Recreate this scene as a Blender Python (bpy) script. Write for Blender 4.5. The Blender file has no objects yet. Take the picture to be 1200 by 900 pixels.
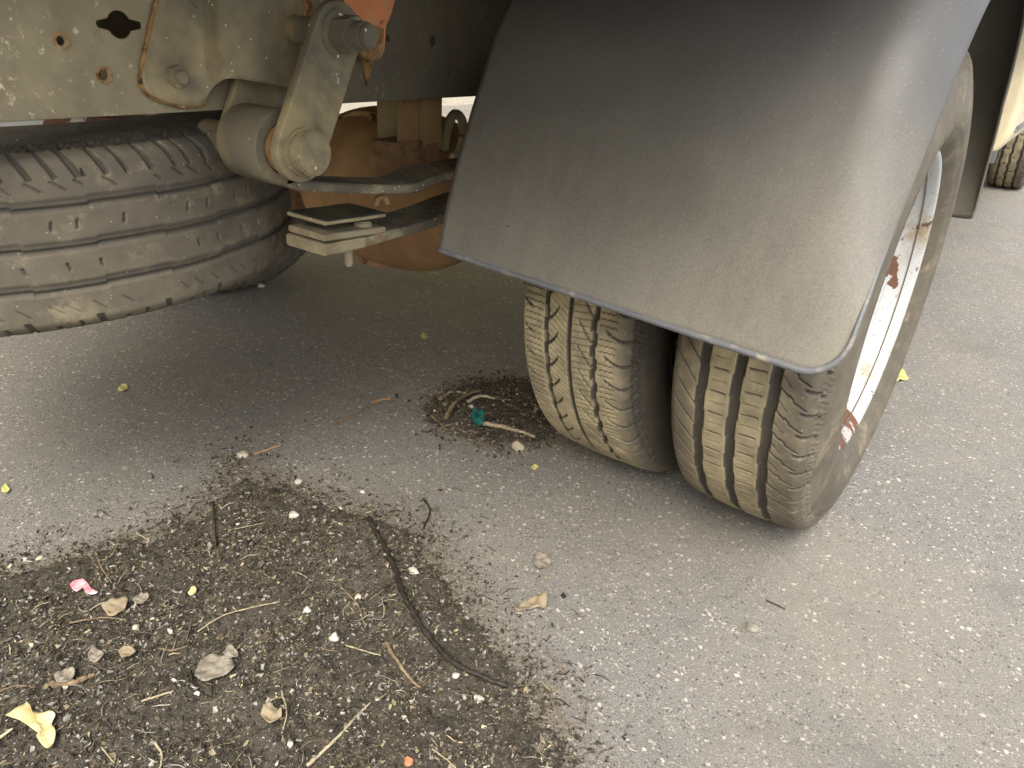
import bpy, bmesh, math, random
import numpy as np
from mathutils import Vector, Matrix, noise as mnoise

random.seed(7)
rng = np.random.default_rng(7)
scene = bpy.context.scene
COL = scene.collection
R_ = math.radians

# ------------------------------------------------------------------ camera
CAM = np.array([0.155, -1.206, 0.720])
YAW, PITCH, ROLL, FPX = R_(35.13), R_(-25.86), R_(3.47), 865.6
def _axes():
    f = np.array([-math.sin(YAW)*math.cos(PITCH), math.cos(YAW)*math.cos(PITCH), math.sin(PITCH)])
    r = np.array([math.cos(YAW), math.sin(YAW), 0.0]); u = np.cross(r, f)
    c, s = math.cos(ROLL), math.sin(ROLL)
    return c*r+s*u, -s*r+c*u, f
CR, CU, CF = _axes()
def at(px, py, ax, v):
    """photo pixel -> point on the plane  axis ax == v"""
    d = CF + (px-600)/FPX*CR - (py-450)/FPX*CU
    return CAM + (v-CAM[ax])/d[ax]*d
def gnd(px, py, z=0.0):
    return at(px, py, 2, z)
cd = bpy.data.cameras.new('camera'); cam = bpy.data.objects.new('camera', cd); COL.objects.link(cam)
m3 = Matrix((CR, CU, -CF)).transposed()
cam.matrix_world = Matrix.Translation(CAM) @ m3.to_4x4()
cd.sensor_width = 36; cd.lens = 36*FPX/1200; cd.clip_start = 0.01; cd.clip_end = 2000
scene.camera = cam

# ------------------------------------------------------------------ light
SUN_EL, SUN_AZ = R_(51), R_(156)          # azimuth measured from +Y towards +X
sdir = Vector((math.sin(SUN_AZ)*math.cos(SUN_EL), math.cos(SUN_AZ)*math.cos(SUN_EL), math.sin(SUN_EL)))
sl = bpy.data.lights.new('sun', 'SUN'); sl.energy = 0.5; sl.angle = R_(34); sl.color = (1.0, 0.83, 0.54)
so = bpy.data.objects.new('sun', sl); COL.objects.link(so)
so.rotation_euler = sdir.to_track_quat('Z', 'Y').to_euler(); so.location = (-6, 4, 12)
w = bpy.data.worlds.new('World'); scene.world = w; w.use_nodes = True
nt = w.node_tree; nt.nodes.clear()
sky = nt.nodes.new('ShaderNodeTexSky'); sky.sky_type = 'NISHITA'; sky.sun_disc = False
sky.sun_elevation = SUN_EL; sky.sun_rotation = SUN_AZ
sky.air_density = 1.0; sky.dust_density = 4.0; sky.ozone_density = 1.0
hs = nt.nodes.new('ShaderNodeHueSaturation'); hs.inputs['Saturation'].default_value = 0.38
bg = nt.nodes.new('ShaderNodeBackground'); bg.inputs['Strength'].default_value = 0.15
wo = nt.nodes.new('ShaderNodeOutputWorld')
nt.links.new(sky.outputs[0], hs.inputs['Color']); nt.links.new(hs.outputs[0], bg.inputs['Color']); nt.links.new(bg.outputs[0], wo.inputs[0])
vs = scene.view_settings
vs.view_transform = 'Standard'; vs.look = 'None'; vs.gamma = 1; vs.use_curve_mapping = False
vs.exposure = 1.80
scene.cycles.max_bounces = 10; scene.cycles.diffuse_bounces = 6

# ------------------------------------------------------------------ materials
class NT:
    def __init__(s, name):
        s.m = bpy.data.materials.new(name); s.m.use_nodes = True
        s.t = s.m.node_tree; s.t.nodes.clear()
        s.out = s.n('ShaderNodeOutputMaterial'); s.b = s.n('ShaderNodeBsdfPrincipled')
        s.l(s.b.outputs[0], s.out.inputs[0]); s.tc = s.n('ShaderNodeTexCoord')
        s.co = s.tc.outputs['Object']
    def n(s, t): return s.t.nodes.new(t)
    def l(s, a, b): s.t.links.new(a, b)
    def setv(s, sock, v):
        if hasattr(v, 'is_output'): s.l(v, sock)
        elif isinstance(v, (tuple, list)) and sock.type == 'RGBA': sock.default_value = (*v[:3], 1)
        else: sock.default_value = v
    def map(s, co, scale=(1, 1, 1), rot=(0, 0, 0)):
        n = s.n('ShaderNodeMapping'); n.inputs['Scale'].default_value = scale; n.inputs['Rotation'].default_value = rot
        s.l(co, n.inputs['Vector']); return n.outputs[0]
    def noise(s, scale, detail=4, rough=.55, co=None, dist=0):
        n = s.n('ShaderNodeTexNoise'); n.inputs['Scale'].default_value = scale; n.inputs['Detail'].default_value = detail
        n.inputs['Roughness'].default_value = rough; n.inputs['Distortion'].default_value = dist
        s.l(co or s.co, n.inputs['Vector']); return n.outputs['Fac']
    def noisec(s, scale, detail=3, co=None):
        n = s.n('ShaderNodeTexNoise'); n.inputs['Scale'].default_value = scale; n.inputs['Detail'].default_value = detail
        s.l(co or s.co, n.inputs['Vector']); return n.outputs['Color']
    def voro(s, scale, co=None, feature='F1'):
        n = s.n('ShaderNodeTexVoronoi'); n.inputs['Scale'].default_value = scale; n.feature = feature
        s.l(co or s.co, n.inputs['Vector']); return n.outputs
    def math(s, op, a, b=0.0, clamp=False):
        n = s.n('ShaderNodeMath'); n.operation = op; n.use_clamp = clamp
        s.setv(n.inputs[0], a); s.setv(n.inputs[1], b); return n.outputs[0]
    def ramp(s, v, lo, hi, a=0.0, b=1.0):
        n = s.n('ShaderNodeMapRange'); n.interpolation_type = 'SMOOTHSTEP'
        s.l(v, n.inputs[0]); n.inputs[1].default_value = lo; n.inputs[2].default_value = hi
        n.inputs[3].default_value = a; n.inputs[4].default_value = b; return n.outputs[0]
    def mix(s, f, a, b, bt='MIX'):
        n = s.n('ShaderNodeMix'); n.data_type = 'RGBA'; n.blend_type = bt
        s.setv(n.inputs[0], f); s.setv(n.inputs[6], a); s.setv(n.inputs[7], b); return n.outputs[2]
    def attr(s, name):
        n = s.n('ShaderNodeAttribute'); n.attribute_name = name; return n.outputs['Fac']
    def sep(s, v):
        n = s.n('ShaderNodeSeparateXYZ'); s.l(v, n.inputs[0]); return n.outputs
    def bump(s, h, strength=.4, dist=.002, normal=None):
        n = s.n('ShaderNodeBump'); n.inputs['Strength'].default_value = strength; n.inputs['Distance'].default_value = dist
        s.l(h, n.inputs['Height'])
        if normal is not None: s.l(normal, n.inputs['Normal'])
        return n.outputs[0]
    def done(s, col, rough=.6, metal=0.0, normal=None, spec=.5):
        s.setv(s.b.inputs['Base Color'], col); s.setv(s.b.inputs['Roughness'], rough); s.setv(s.b.inputs['Metallic'], metal)
        s.b.inputs['Specular IOR Level'].default_value = spec
        if normal is not None: s.l(normal, s.b.inputs['Normal'])
        return s.m

def grime(name, base, layers=(), speck=None, rough=.65, metal=0.0, bump=(60, .35, .0015), spec=.4, var=.25):
    """base colour overlaid by noise-shaped layers (colour, scale, lo, hi, detail) and fine specks"""
    q = NT(name); c = q.mix(q.noise(23, 6, .6), tuple(x*(1-var) for x in base), tuple(min(1, x*(1+var)) for x in base))
    for L in layers:
        col, sc, lo, hi = L[:4]; det = L[4] if len(L) > 4 else 6
        c = q.mix(q.ramp(q.noise(sc, det, .62, dist=.3), lo, hi), c, col)
    if speck:
        col, sc, thr, frac = speck
        v = q.voro(sc); keep = q.math('LESS_THAN', q.sep(v['Color'])[0], frac)
        c = q.mix(q.math('MULTIPLY', q.ramp(v['Distance'], thr, thr*.55), keep), c, col)
    h = q.math('ADD', q.noise(bump[0], 7, .65), q.math('MULTIPLY', q.noise(bump[0]*7, 4, .6), .5))
    return q.done(c, rough, metal, q.bump(h, bump[1], bump[2]), spec)

DUST = (.39, .33, .205)
def mat_asphalt():
    q = NT('asphalt')
    co = q.co
    wob = q.n('ShaderNodeVectorMath'); wob.operation = 'MULTIPLY_ADD'
    q.l(q.noisec(260, 2), wob.inputs[0]); wob.inputs[1].default_value = (.0075, .0075, .0); q.l(co, wob.inputs[2]); cw = wob.outputs[0]
    c = q.mix(q.noise(3.1, 6, .6), (.190, .183, .167), (.262, .252, .232))
    c = q.mix(q.ramp(q.noise(420, 5, .7), .42, .68), c, (.08, .074, .066))
    c = q.mix(q.ramp(q.noise(900, 3, .7), .52, .72), c, (.30, .285, .26))
    hs_ = []
    for sc, thr, frac, lo, hi in ((80, .32, .19, .38, .60), (140, .42, .25, .34, .64), (270, .46, .26, .26, .55), (520, .5, .24, .3, .58)):
        v = q.voro(sc, cw); cc = q.sep(v['Color'])
        keep = q.math('LESS_THAN', cc[0], frac)
        size = q.ramp(cc[2], 0, 1, .45, 1.0)
        dd = q.math('DIVIDE', v['Distance'], size)
        msk = q.math('MULTIPLY', q.ramp(dd, thr, thr*.72), keep)
        val = q.ramp(cc[1], 0, 1, lo, hi)
        hue = q.mix(cc[2], (1.0, .96, .88), (1.0, .92, .78))
        st = q.mix(1.0, hue, val, 'MULTIPLY')
        worn = q.ramp(q.noise(7, 4), .30, .62, .55, 1.0)
        c = q.mix(q.math('MULTIPLY', msk, worn), c, st); hs_.append(msk)
    v = q.voro(190, cw); cc = q.sep(v['Color']); c = q.mix(q.math('MULTIPLY', q.ramp(v['Distance'], .42, .22), q.math('LESS_THAN', cc[0], .24)), c, (.070, .066, .060))
    c = q.mix(q.ramp(q.noise(34, 7, .72), .50, .72, 0, .5), c, (.115, .109, .098))
    # trodden-in dust, oil film and fine dirt in wide patches
    c = q.mix(q.ramp(q.noise(1.7, 6, .62), .42, .72, 0, .5), c, (.25, .225, .175))
    c = q.mix(q.ramp(q.noise(2.6, 6, .65, q.map(co, (1, 1, 1), (0, 0, 1))), .52, .74, 0, .42), c, (.115, .108, .095))
    ck = q.math('ABSOLUTE', q.math('SUBTRACT', q.noise(1.9, 7, .6, dist=.6), .5)); c = q.mix(q.math('MULTIPLY', q.ramp(ck, .0022, .0006), q.ramp(q.noise(1.1, 2), .54, .62, 0, .28)), c, (.05, .045, .038))
    c = q.mix(q.ramp(q.noise(5.3, 6, .65), .58, .80, 0, .5), c, (.085, .078, .066))
    # dirt trodden out round the soil, granular
    dirt = q.math('ADD', q.attr('dirt'), q.math('MULTIPLY', q.math('SUBTRACT', q.noise(170, 6, .75), .5), 1.5))
    c = q.mix(q.ramp(dirt, .36, .78, 0, .85), c, q.mix(q.noise(90, 6, .7), (.075, .063, .048), (.20, .17, .125)))
    h = q.math('ADD', q.math('MULTIPLY', hs_[0], .9), q.math('MULTIPLY', hs_[1], .6))
    h = q.math('ADD', h, q.math('MULTIPLY', q.noise(330, 5, .7), 1.3))
    h = q.math('ADD', h, q.noise(60, 4, .6))
    return q.done(c, q.ramp(q.noise(210, 4), .3, .7, .62, .9), 0, q.bump(h, .75, .0022), .35)

def mat_rubber(name, dusty=1.0, dustcol=DUST, base=(.041, .037, .030)):
    q = NT(name); d = q.attr('dust')
    n1 = q.noise(38, 7, .65); n2 = q.noise(9, 5, .6)
    d = q.math('MULTIPLY', d, q.ramp(n1, .25, .75, .55, 1.25)); d = q.math('MULTIPLY', d, q.ramp(n2, .3, .7, .7, 1.2))
    d = q.math('MULTIPLY', d, dusty, True)
    c = q.mix(d, q.mix(q.noise(60, 5), base, tuple(x*1.7 for x in base)), q.mix(q.ramp(q.attr('dust'), .25, .6), (.33, .275, .185), q.mix(q.noise(14, 5), tuple(x*.8 for x in dustcol), tuple(min(1, x*1.15) for x in dustcol))))
    v = q.voro(300); keep = q.math('LESS_THAN', q.sep(v['Color'])[0], .022)
    c = q.mix(q.math('MULTIPLY', q.math('MULTIPLY', q.ramp(q.noise(22, 8, .74), .52, .68, 0, .48), q.ramp(q.attr('dust'), .04, .12)), q.math('SUBTRACT', 1.0, d, True)), c, (.33, .28, .175))
    c = q.mix(q.math('MULTIPLY', q.ramp(v['Distance'], .3, .15, 0, .8), keep), c, (.42, .38, .29))
    h = q.math('ADD', q.noise(300, 6, .7), q.math('MULTIPLY', q.noise(70, 4), 1.5))
    return q.done(c, q.ramp(n1, .3, .7, .62, .85), 0, q.bump(h, .5, .0008), .35)

def mat_flap():
    q = NT('mudguard_plastic'); z = q.sep(q.co)
    base = q.mix(q.noise(6, 6), (.046, .047, .050), (.066, .067, .070))
    # dried road splash: heavier low down, in vertical runs; upper fade also paints in the shade
    run = q.noise(1, 8, .66, q.map(q.co, (38, 38, 3.4)))
    fl = q.noise(7, 8, .65); fine = q.noise(420, 4, .7)
    zz = q.math('MAXIMUM', q.ramp(z[2], .43, .80, 1.0, .14), q.ramp(z[1], .15, .40, 0, 1.1))
    mot = q.ramp(q.math('ADD', q.math('MULTIPLY', run, .45), q.math('MULTIPLY', fl, .55)), .32, .68, .62, 1.0)
    d = q.math('MULTIPLY', q.math('MULTIPLY', zz, mot), q.ramp(fine, .3, .7, .72, 1.2))
    c = q.mix(q.math('MULTIPLY', d, .46), base, (.345, .315, .24))
    scuff = q.math('MULTIPLY', q.ramp(q.noise(1, 6, .7, q.map(q.co, (14, 9, 120), (.5, .3, .2))), .62, .70), q.ramp(q.noise(5, 3), .5, .65))
    c = q.mix(q.math('MULTIPLY', scuff, .42), c, (.22, .21, .19))
    v = q.voro(330); cc = q.sep(v['Color'])
    c = q.mix(q.math('MULTIPLY', q.ramp(v['Distance'], .34, .10, 0, .45), q.math('LESS_THAN', cc[0], .09)), c, (.30, .275, .22))
    v = q.voro(110); cc = q.sep(v['Color'])
    c = q.mix(q.math('MULTIPLY', q.ramp(v['Distance'], .12, .06, 0, .6), q.math('LESS_THAN', cc[0], .008)), c, (.44, .41, .34))
    v = q.voro(48); cc = q.sep(v['Color'])
    c = q.mix(q.math('MULTIPLY', q.ramp(v['Distance'], .085, .05), q.math('LESS_THAN', cc[0], .07)), c, (.03, .025, .02))
    h = q.math('ADD', q.noise(700, 4, .7), q.math('MULTIPLY', q.noise(25, 4), 1.2))
    return q.done(c, q.ramp(fl, .3, .7, .46, .64), 0, q.bump(h, .28, .0006), .5)

def mat_rim():
    q = NT('rim_paint'); n = q.noise(8.5, 8, .62, dist=.5); n2 = q.noise(60, 6, .7)
    paint = q.mix(n2, (.36, .375, .38), (.48, .49, .49))
    paint = q.mix(q.ramp(q.noise(5, 7, .7), .50, .66, 0, .85), paint, (.27, .20, .10))
    paint = q.mix(q.ramp(q.noise(120, 6, .7), .56, .68, 0, .8), paint, (.20, .13, .07))
    rust = q.mix(n2, (.085, .042, .028), (.17, .08, .045))
    msk = q.ramp(n, .575, .592)
    c = q.mix(msk, paint, rust)
    return q.done(c, q.ramp(msk, 0, 1, .55, .85), 0, q.bump(q.math('SUBTRACT', q.math('MULTIPLY', n2, .4), msk), .5, .001), .35)

def mat_soil():
    q = NT('soil'); c = q.mix(q.noise(11, 8, .7), (.044, .039, .031), (.105, .094, .074))
    c = q.mix(q.ramp(q.noise(240, 6, .7), .5, .68), c, (.19, .16, .118))
    c = q.mix(q.ramp(q.noise(70, 6, .7), .52, .72, 0, .8), c, (.028, .024, .020))
    c = q.mix(q.ramp(q.noise(5, 5, .6), .5, .7, 0, .6), c, (.16, .145, .12))
    h = q.math('ADD', q.noise(120, 8, .75), q.noise(420, 4, .7))
    return q.done(c, .95, 0, q.bump(h, 1.0, .004), .2)

def plain(name, col, rough=.7, var=.3, sc=60, spec=.3, second=None):
    q = NT(name); a = tuple(x*(1-var) for x in col); b = second or tuple(min(1, x*(1+var)) for x in col)
    n = q.noise(sc, 6, .65)
    return q.done(q.mix(q.ramp(n, .3, .7), a, b), rough, 0, q.bump(q.noise(sc*4, 5), .4, .0008), spec)

M = {}
M['asphalt'] = mat_asphalt()
M['soil'] = mat_soil()
M['flap'] = mat_flap()
M['rim'] = mat_rim()
M['tyre'] = mat_rubber('tyre_rubber')
M['rail'] = grime('dusty_chassis_paint', (.085, .082, .070), [((.36, .305, .205), 5, .34, .62), ((.16, .15, .125), 14, .55, .75), ((.17, .10, .05), 26, .64, .80), ((.52, .47, .37), 60, .60, .74)], ((.66, .60, .48), 170, .26, .08), .62)
def mat_rail():
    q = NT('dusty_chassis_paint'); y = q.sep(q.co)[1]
    cover = q.ramp(y, -.64, -.36, 1.0, .16)  # dust thins forwards, partly painting in the shade beside the wheel
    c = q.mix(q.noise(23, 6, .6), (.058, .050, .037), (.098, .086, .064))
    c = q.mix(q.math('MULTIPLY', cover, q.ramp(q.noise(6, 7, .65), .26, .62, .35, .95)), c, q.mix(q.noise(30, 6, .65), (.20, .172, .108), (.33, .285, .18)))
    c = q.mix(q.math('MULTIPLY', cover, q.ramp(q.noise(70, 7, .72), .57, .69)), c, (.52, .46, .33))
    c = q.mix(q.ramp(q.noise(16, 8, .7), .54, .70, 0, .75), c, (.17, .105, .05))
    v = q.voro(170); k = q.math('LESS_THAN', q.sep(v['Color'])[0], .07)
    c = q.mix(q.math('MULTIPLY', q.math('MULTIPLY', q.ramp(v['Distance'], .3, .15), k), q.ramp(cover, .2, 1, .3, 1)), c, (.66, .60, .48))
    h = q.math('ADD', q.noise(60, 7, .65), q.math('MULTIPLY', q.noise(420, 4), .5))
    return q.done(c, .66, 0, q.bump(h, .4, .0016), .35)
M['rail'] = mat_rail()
M['rail_dark'] = grime('dark_chassis_paint', (.060, .058, .052), [((.20, .17, .11), 9, .52, .85), ((.14, .09, .05), 40, .66, .8)], ((.5, .46, .36), 230, .25, .02), .6)
M['bracket'] = grime('dusty_bracket_steel', (.13, .115, .08), [((.33, .265, .145), 6, .36, .66), ((.13, .075, .035), 30, .63, .8)], ((.55, .5, .4), 260, .3, .03), .7)
M['link'] = grime('shackle_steel', (.115, .105, .08), [((.30, .245, .135), 9, .36, .66), ((.17, .10, .05), 33, .60, .74), ((.40, .355, .25), 70, .62, .74)], ((.62, .58, .48), 150, .30, .06), .8, spec=.25)
M['leafsteel'] = grime('spring_steel', (.11, .098, .072), [((.28, .245, .16), 13, .42, .72), ((.20, .11, .05), 22, .56, .74), ((.42, .38, .27), 80, .62, .74)], ((.58, .54, .44), 190, .3, .08), .78, spec=.25)
M['tan_steel'] = grime('mud_coated_steel', (.29, .245, .155), [((.18, .145, .085), 18, .42, .70), ((.10, .09, .07), 40, .58, .75)], ((.55, .5, .38), 160, .3, .06), .85)
M['shim'] = grime('black_spacer', (.028, .030, .028), [((.25, .21, .14), 14, .55, .8)], None, .45)
M['rust'] = grime('rusty_steel', (.20, .115, .055), [((.33, .20, .085), 14, .42, .68), ((.09, .045, .022), 30, .55, .72)], None, .9, bump=(90, .7, .003))
M['axle'] = grime('rusty_axle_casing', (.29, .165, .08), [((.40, .255, .12), 7, .40, .68), ((.10, .06, .035), 13, .58, .8)], None, .85)
M['orange'] = grime('peeling_orange_paint', (.62, .235, .10), [((.50, .33, .17), 22, .52, .70), ((.10, .05, .025), 38, .58, .66)], None, .7, bump=(70, .6, .003))
M['rustedge'] = grime('rust_bubbled_edge', (.33, .19, .075), [((.16, .07, .03), 60, .5, .65), ((.48, .36, .2), 90, .55, .7)], None, .9, bump=(160, .9, .004))
M['gold'] = grime('beige_cab_paint', (.62, .54, .36), [((.36, .30, .19), 8, .58, .85)], None, .35, bump=(30, .06, .0006))
M['boxpaint'] = grime('cargo_box_panel', (.62, .62, .60), [((.45, .42, .36), 5, .55, .8)], None, .5)
M['dark'] = grime('black_underside', (.09, .08, .062), [((.36, .30, .18), 6, .36, .64)], None, .8)
M['timber'] = grime('bed_planks', (.42, .31, .17), [((.30, .21, .11), 9, .5, .75)], None, .85)
M['glass'] = plain('dark_glass', (.03, .035, .04), .08, .1, 5, .6)
M['bead'] = grime('mudguard_edge_trim', (.13, .135, .145), [((.36, .32, .25), 30, .52, .72)], None, .5)
M['crack'] = plain('crack_filler', (.045, .038, .030), .95)

# ------------------------------------------------------------------ mesh helpers
def link(name, mesh, m=None, parent=None, loc=None, kind=None):
    o = bpy.data.objects.new(name, mesh); COL.objects.link(o)
    if m is not None and mesh is not None and not mesh.materials: mesh.materials.append(m)
    if parent is not None: o.parent = parent
    if loc is not None: o.location = loc
    if kind: o['kind'] = kind
    return o
def empty(name, loc=(0, 0, 0), parent=None):
    o = bpy.data.objects.new(name, None); COL.objects.link(o); o.location = loc
    if parent is not None: o.parent = parent
    o.empty_display_size = .1
    return o
def tag(o, label, cat, group=None):
    o['label'] = label; o['category'] = cat
    if group: o['group'] = group
    return o
def mesh_np(name, V, F, smooth=True, mi=None):
    """V (n,3), F (m,k) with k=3 or 4"""
    V = np.asarray(V, np.float32); F = np.asarray(F, np.int32); k = F.shape[1]
    me = bpy.data.meshes.new(name)
    me.vertices.add(len(V)); me.vertices.foreach_set('co', V.ravel())
    me.loops.add(F.size); me.loops.foreach_set('vertex_index', F.ravel())
    me.polygons.add(len(F)); me.polygons.foreach_set('loop_start', np.arange(0, F.size, k, dtype=np.int32))
    me.polygons.foreach_set('use_smooth', np.full(len(F), smooth))
    if mi is not None: me.polygons.foreach_set('material_index', np.asarray(mi, np.int32))
    me.update(calc_edges=True); me.validate()
    return me
def grid_faces(nu, nv, wrap_u=False):
    i = np.arange(nu if wrap_u else nu-1); j = np.arange(nv-1)
    I, J = np.meshgrid(i, j, indexing='ij'); I2 = (I+1) % nu
    return np.stack([I*nv+J, I2*nv+J, I2*nv+J+1, I*nv+J+1], -1).reshape(-1, 4)
def bm_mesh(name, bm, smooth=False, angle=None):
    bmesh.ops.recalc_face_normals(bm, faces=bm.faces[:])
    me = bpy.data.meshes.new(name); bm.to_mesh(me); bm.free()
    if smooth:
        for p in me.polygons: p.use_smooth = True
        if angle: me.set_sharp_from_angle(angle=R_(angle))
    return me
def frame_for(ax):
    z = Vector(ax).normalized(); x = z.orthogonal().normalized(); return Matrix((x, z.cross(x), z)).transposed()
def rod(bm, a, b, r, seg=20, r2=None, bev=0.0):
    a, b = Vector(a), Vector(b); d = b-a
    mat = Matrix.Translation((a+b)/2) @ frame_for(d).to_4x4()
    g = bmesh.ops.create_cone(bm, cap_ends=True, segments=seg, radius1=r, radius2=r if r2 is None else r2, depth=d.length, matrix=mat)
    if bev:
        vs_ = set(g['verts']); es = [e for e in bm.edges if e.verts[0] in vs_ and e.verts[1] in vs_ and any(len(f.verts) > 4 for f in e.link_faces)]
        bmesh.ops.bevel(bm, geom=es, offset=bev, segments=2, affect='EDGES')
def box(bm, lo, hi, bev=0.0, mat=None):
    lo, hi = Vector(lo), Vector(hi); c = (lo+hi)/2; s = hi-lo
    mm = Matrix.Translation(c) @ Matrix.Diagonal((*s, 1))
    if mat is not None: mm = mat @ mm
    g = bmesh.ops.create_cube(bm, size=1, matrix=mm)
    if bev:
        vs_ = set(g['verts']); es = [e for e in bm.edges if e.verts[0] in vs_ and e.verts[1] in vs_]
        bmesh.ops.bevel(bm, geom=es, offset=bev, segments=2, affect='EDGES')
def part_box(name, lo, hi, m, parent, bev=.004, mat=None):
    bm = bmesh.new(); box(bm, lo, hi, bev, mat); return link(name, bm_mesh(name, bm, True, 35), m, parent)
def part_rod(name, a, b, r, m, parent, seg=24, bev=.002):
    bm = bmesh.new(); rod(bm, a, b, r, seg, None, bev); return link(name, bm_mesh(name, bm, True, 40), m, parent)
def tube_np(pts, rad, seg=8, jitter=0.0):
    pts = np.asarray(pts, float); n = len(pts); rad = np.broadcast_to(np.asarray(rad, float), (n,))
    T = np.gradient(pts, axis=0); T /= np.linalg.norm(T, axis=1)[:, None]+1e-12
    ref = np.array([0, 0, 1.0]) if abs(T[:, 2]).mean() < .8 else np.array([1.0, 0, 0])
    V = []
    for i in range(n):
        a = np.cross(T[i], ref); a /= np.linalg.norm(a); b = np.cross(T[i], a)
        ph = np.arange(seg)/seg*2*math.pi
        rr = rad[i]*(1+jitter*rng.normal(0, 1, seg))
        V.append(pts[i]+(rr*np.cos(ph))[:, None]*a+(rr*np.sin(ph))[:, None]*b)
    V = np.concatenate(V); F = []
    for i in range(n-1):
        for k in range(seg):
            F.append((i*seg+k, i*seg+(k+1) % seg, (i+1)*seg+(k+1) % seg, (i+1)*seg+k))
    c0, c1 = len(V), len(V)+1
    V = np.concatenate([V, pts[:1]-T[:1]*rad[0]*.3, pts[-1:]+T[-1:]*rad[-1]*.3])
    for k in range(seg):
        F.append((c0, (k+1) % seg, k, k)); F.append((c1, (n-1)*seg+k, (n-1)*seg+(k+1) % seg, (n-1)*seg+(k+1) % seg))
    return V, F
def tube_mesh(name, pts, rad, seg=8, jitter=0.0):
    V, F = tube_np(pts, rad, seg, jitter)
    me = bpy.data.meshes.new(name); me.from_pydata([tuple(v) for v in V], [], [tuple(dict.fromkeys(f)) for f in F])
    for p in me.polygons: p.use_smooth = True
    return me
def spline(pts, n):
    """Catmull-Rom through pts, n samples"""
    P = np.asarray(pts, float); P = np.vstack([2*P[0]-P[1], P, 2*P[-1]-P[-2]]); m = len(P)-3
    t = np.linspace(0, m-1e-9, n); i = t.astype(int); f = (t-i)[:, None]
    a, b, c, d = P[i], P[i+1], P[i+2], P[i+3]
    return .5*((2*b)+(c-a)*f+(2*a-5*b+4*c-d)*f**2+(3*b-a-3*c+d)*f**3)
def plate(name, outer, holes, x0, x1, m, parent, bev=.0012):
    """flat plate in the YZ plane between x0 and x1; outer and holes are lists of (y, z)"""
    cu = bpy.data.curves.new(name, 'CURVE'); cu.dimensions = '2D'; cu.fill_mode = 'BOTH'
    for lp in [outer]+list(holes):
        s = cu.splines.new('POLY'); s.points.add(len(lp)-1)
        for p, (a, b) in zip(s.points, lp): p.co = (a, b, 0, 1)
        s.use_cyclic_u = True
    cu.extrude = abs(x1-x0)/2-bev; cu.bevel_depth = bev; cu.bevel_resolution = 1
    to = bpy.data.objects.new('tmp', cu); COL.objects.link(to)
    me = bpy.data.meshes.new_from_object(to.evaluated_get(bpy.context.evaluated_depsgraph_get()))
    bpy.data.objects.remove(to); bpy.data.curves.remove(cu)
    me.name = name
    me.transform(Matrix(((0, 0, 1, (x0+x1)/2), (1, 0, 0, 0), (0, 1, 0, 0), (0, 0, 0, 1))))
    for p in me.polygons: p.use_smooth = True
    me.set_sharp_from_angle(angle=R_(30))
    me.materials.clear()
    return link(name, me, m, parent)
def circ(y, z, r, n=24, sy=1.0):
    return [(y+r*sy*math.cos(2*math.pi*k/n), z+r*math.sin(2*math.pi*k/n)) for k in range(n)]
def yz(px, py, x): p = at(px, py, 0, x); return (p[1], p[2])

# ------------------------------------------------------------------ ground
def fbm(x, y, sc, oc=4, z=0.0):
    out = np.zeros(x.size); f = x.ravel(); g = y.ravel()
    for i in range(x.size): out[i] = mnoise.fractal(Vector((f[i]*sc, g[i]*sc, z)), 1.0, 2.0, oc)
    return out.reshape(x.shape)
def poly_sd(X, Y, poly):
    """signed distance, positive inside"""
    P = np.asarray(poly); Q = np.roll(P, -1, 0); d = np.full(X.shape, 1e9); ins = np.zeros(X.shape, bool)
    for (x0, y0), (x1, y1) in zip(P, Q):
        ex, ey = x1-x0, y1-y0; t = np.clip(((X-x0)*ex+(Y-y0)*ey)/(ex*ex+ey*ey+1e-12), 0, 1)
        d = np.minimum(d, np.hypot(X-x0-t*ex, Y-y0-t*ey))
        c = ((y0 > Y) != (y1 > Y)) & (X < (x1-x0)*(Y-y0)/(y1-y0+1e-12)+x0); ins ^= c
    return np.where(ins, d, -d)
PILE = [gnd(*q)[:2] for q in ((-60, 700), (0, 672), (60, 655), (120, 640), (190, 622), (232, 600), (262, 565), (284, 538), (296, 545), (320, 566), (360, 580), (410, 590), (455, 600), (492, 625), (520, 655), (545, 690), (566, 730), (596, 770), (628, 812), (655, 860), (672, 905), (690, 990), (300, 1150), (-250, 1010))]
HEAP = [gnd(*q)[:2] for q in ((500, 470), (540, 448), (590, 442), (630, 450), (650, 480), (660, 512), (640, 520), (600, 524), (560, 520), (520, 505), (502, 492))]
def ground():
    # one sheet to the horizon, finer near the camera
    xs = np.concatenate([[-600, -120, -30, -10, -5], np.linspace(-3, -1.4, 16), np.arange(-1.38, .62, .02), np.linspace(.7, 3, 16), [5, 10, 30, 120, 600]])
    X, Y = np.meshgrid(xs, xs, indexing='ij')
    Z = np.zeros_like(X)
    me = mesh_np('asphalt_road', np.stack([X, Y, Z], -1).reshape(-1, 3), grid_faces(len(xs), len(xs)))
    a = me.attributes.new('dirt', 'FLOAT', 'POINT')
    d = np.exp(np.minimum(poly_sd(X, Y, PILE), 0)/.10)*.66; d = np.maximum(d, np.exp(np.minimum(poly_sd(X, Y, HEAP), 0)/.035)*.6)
    a.data.foreach_set('value', d.astype(np.float32).ravel())
    link('asphalt_road', me, M['asphalt'], kind='structure')
ground()

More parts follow.
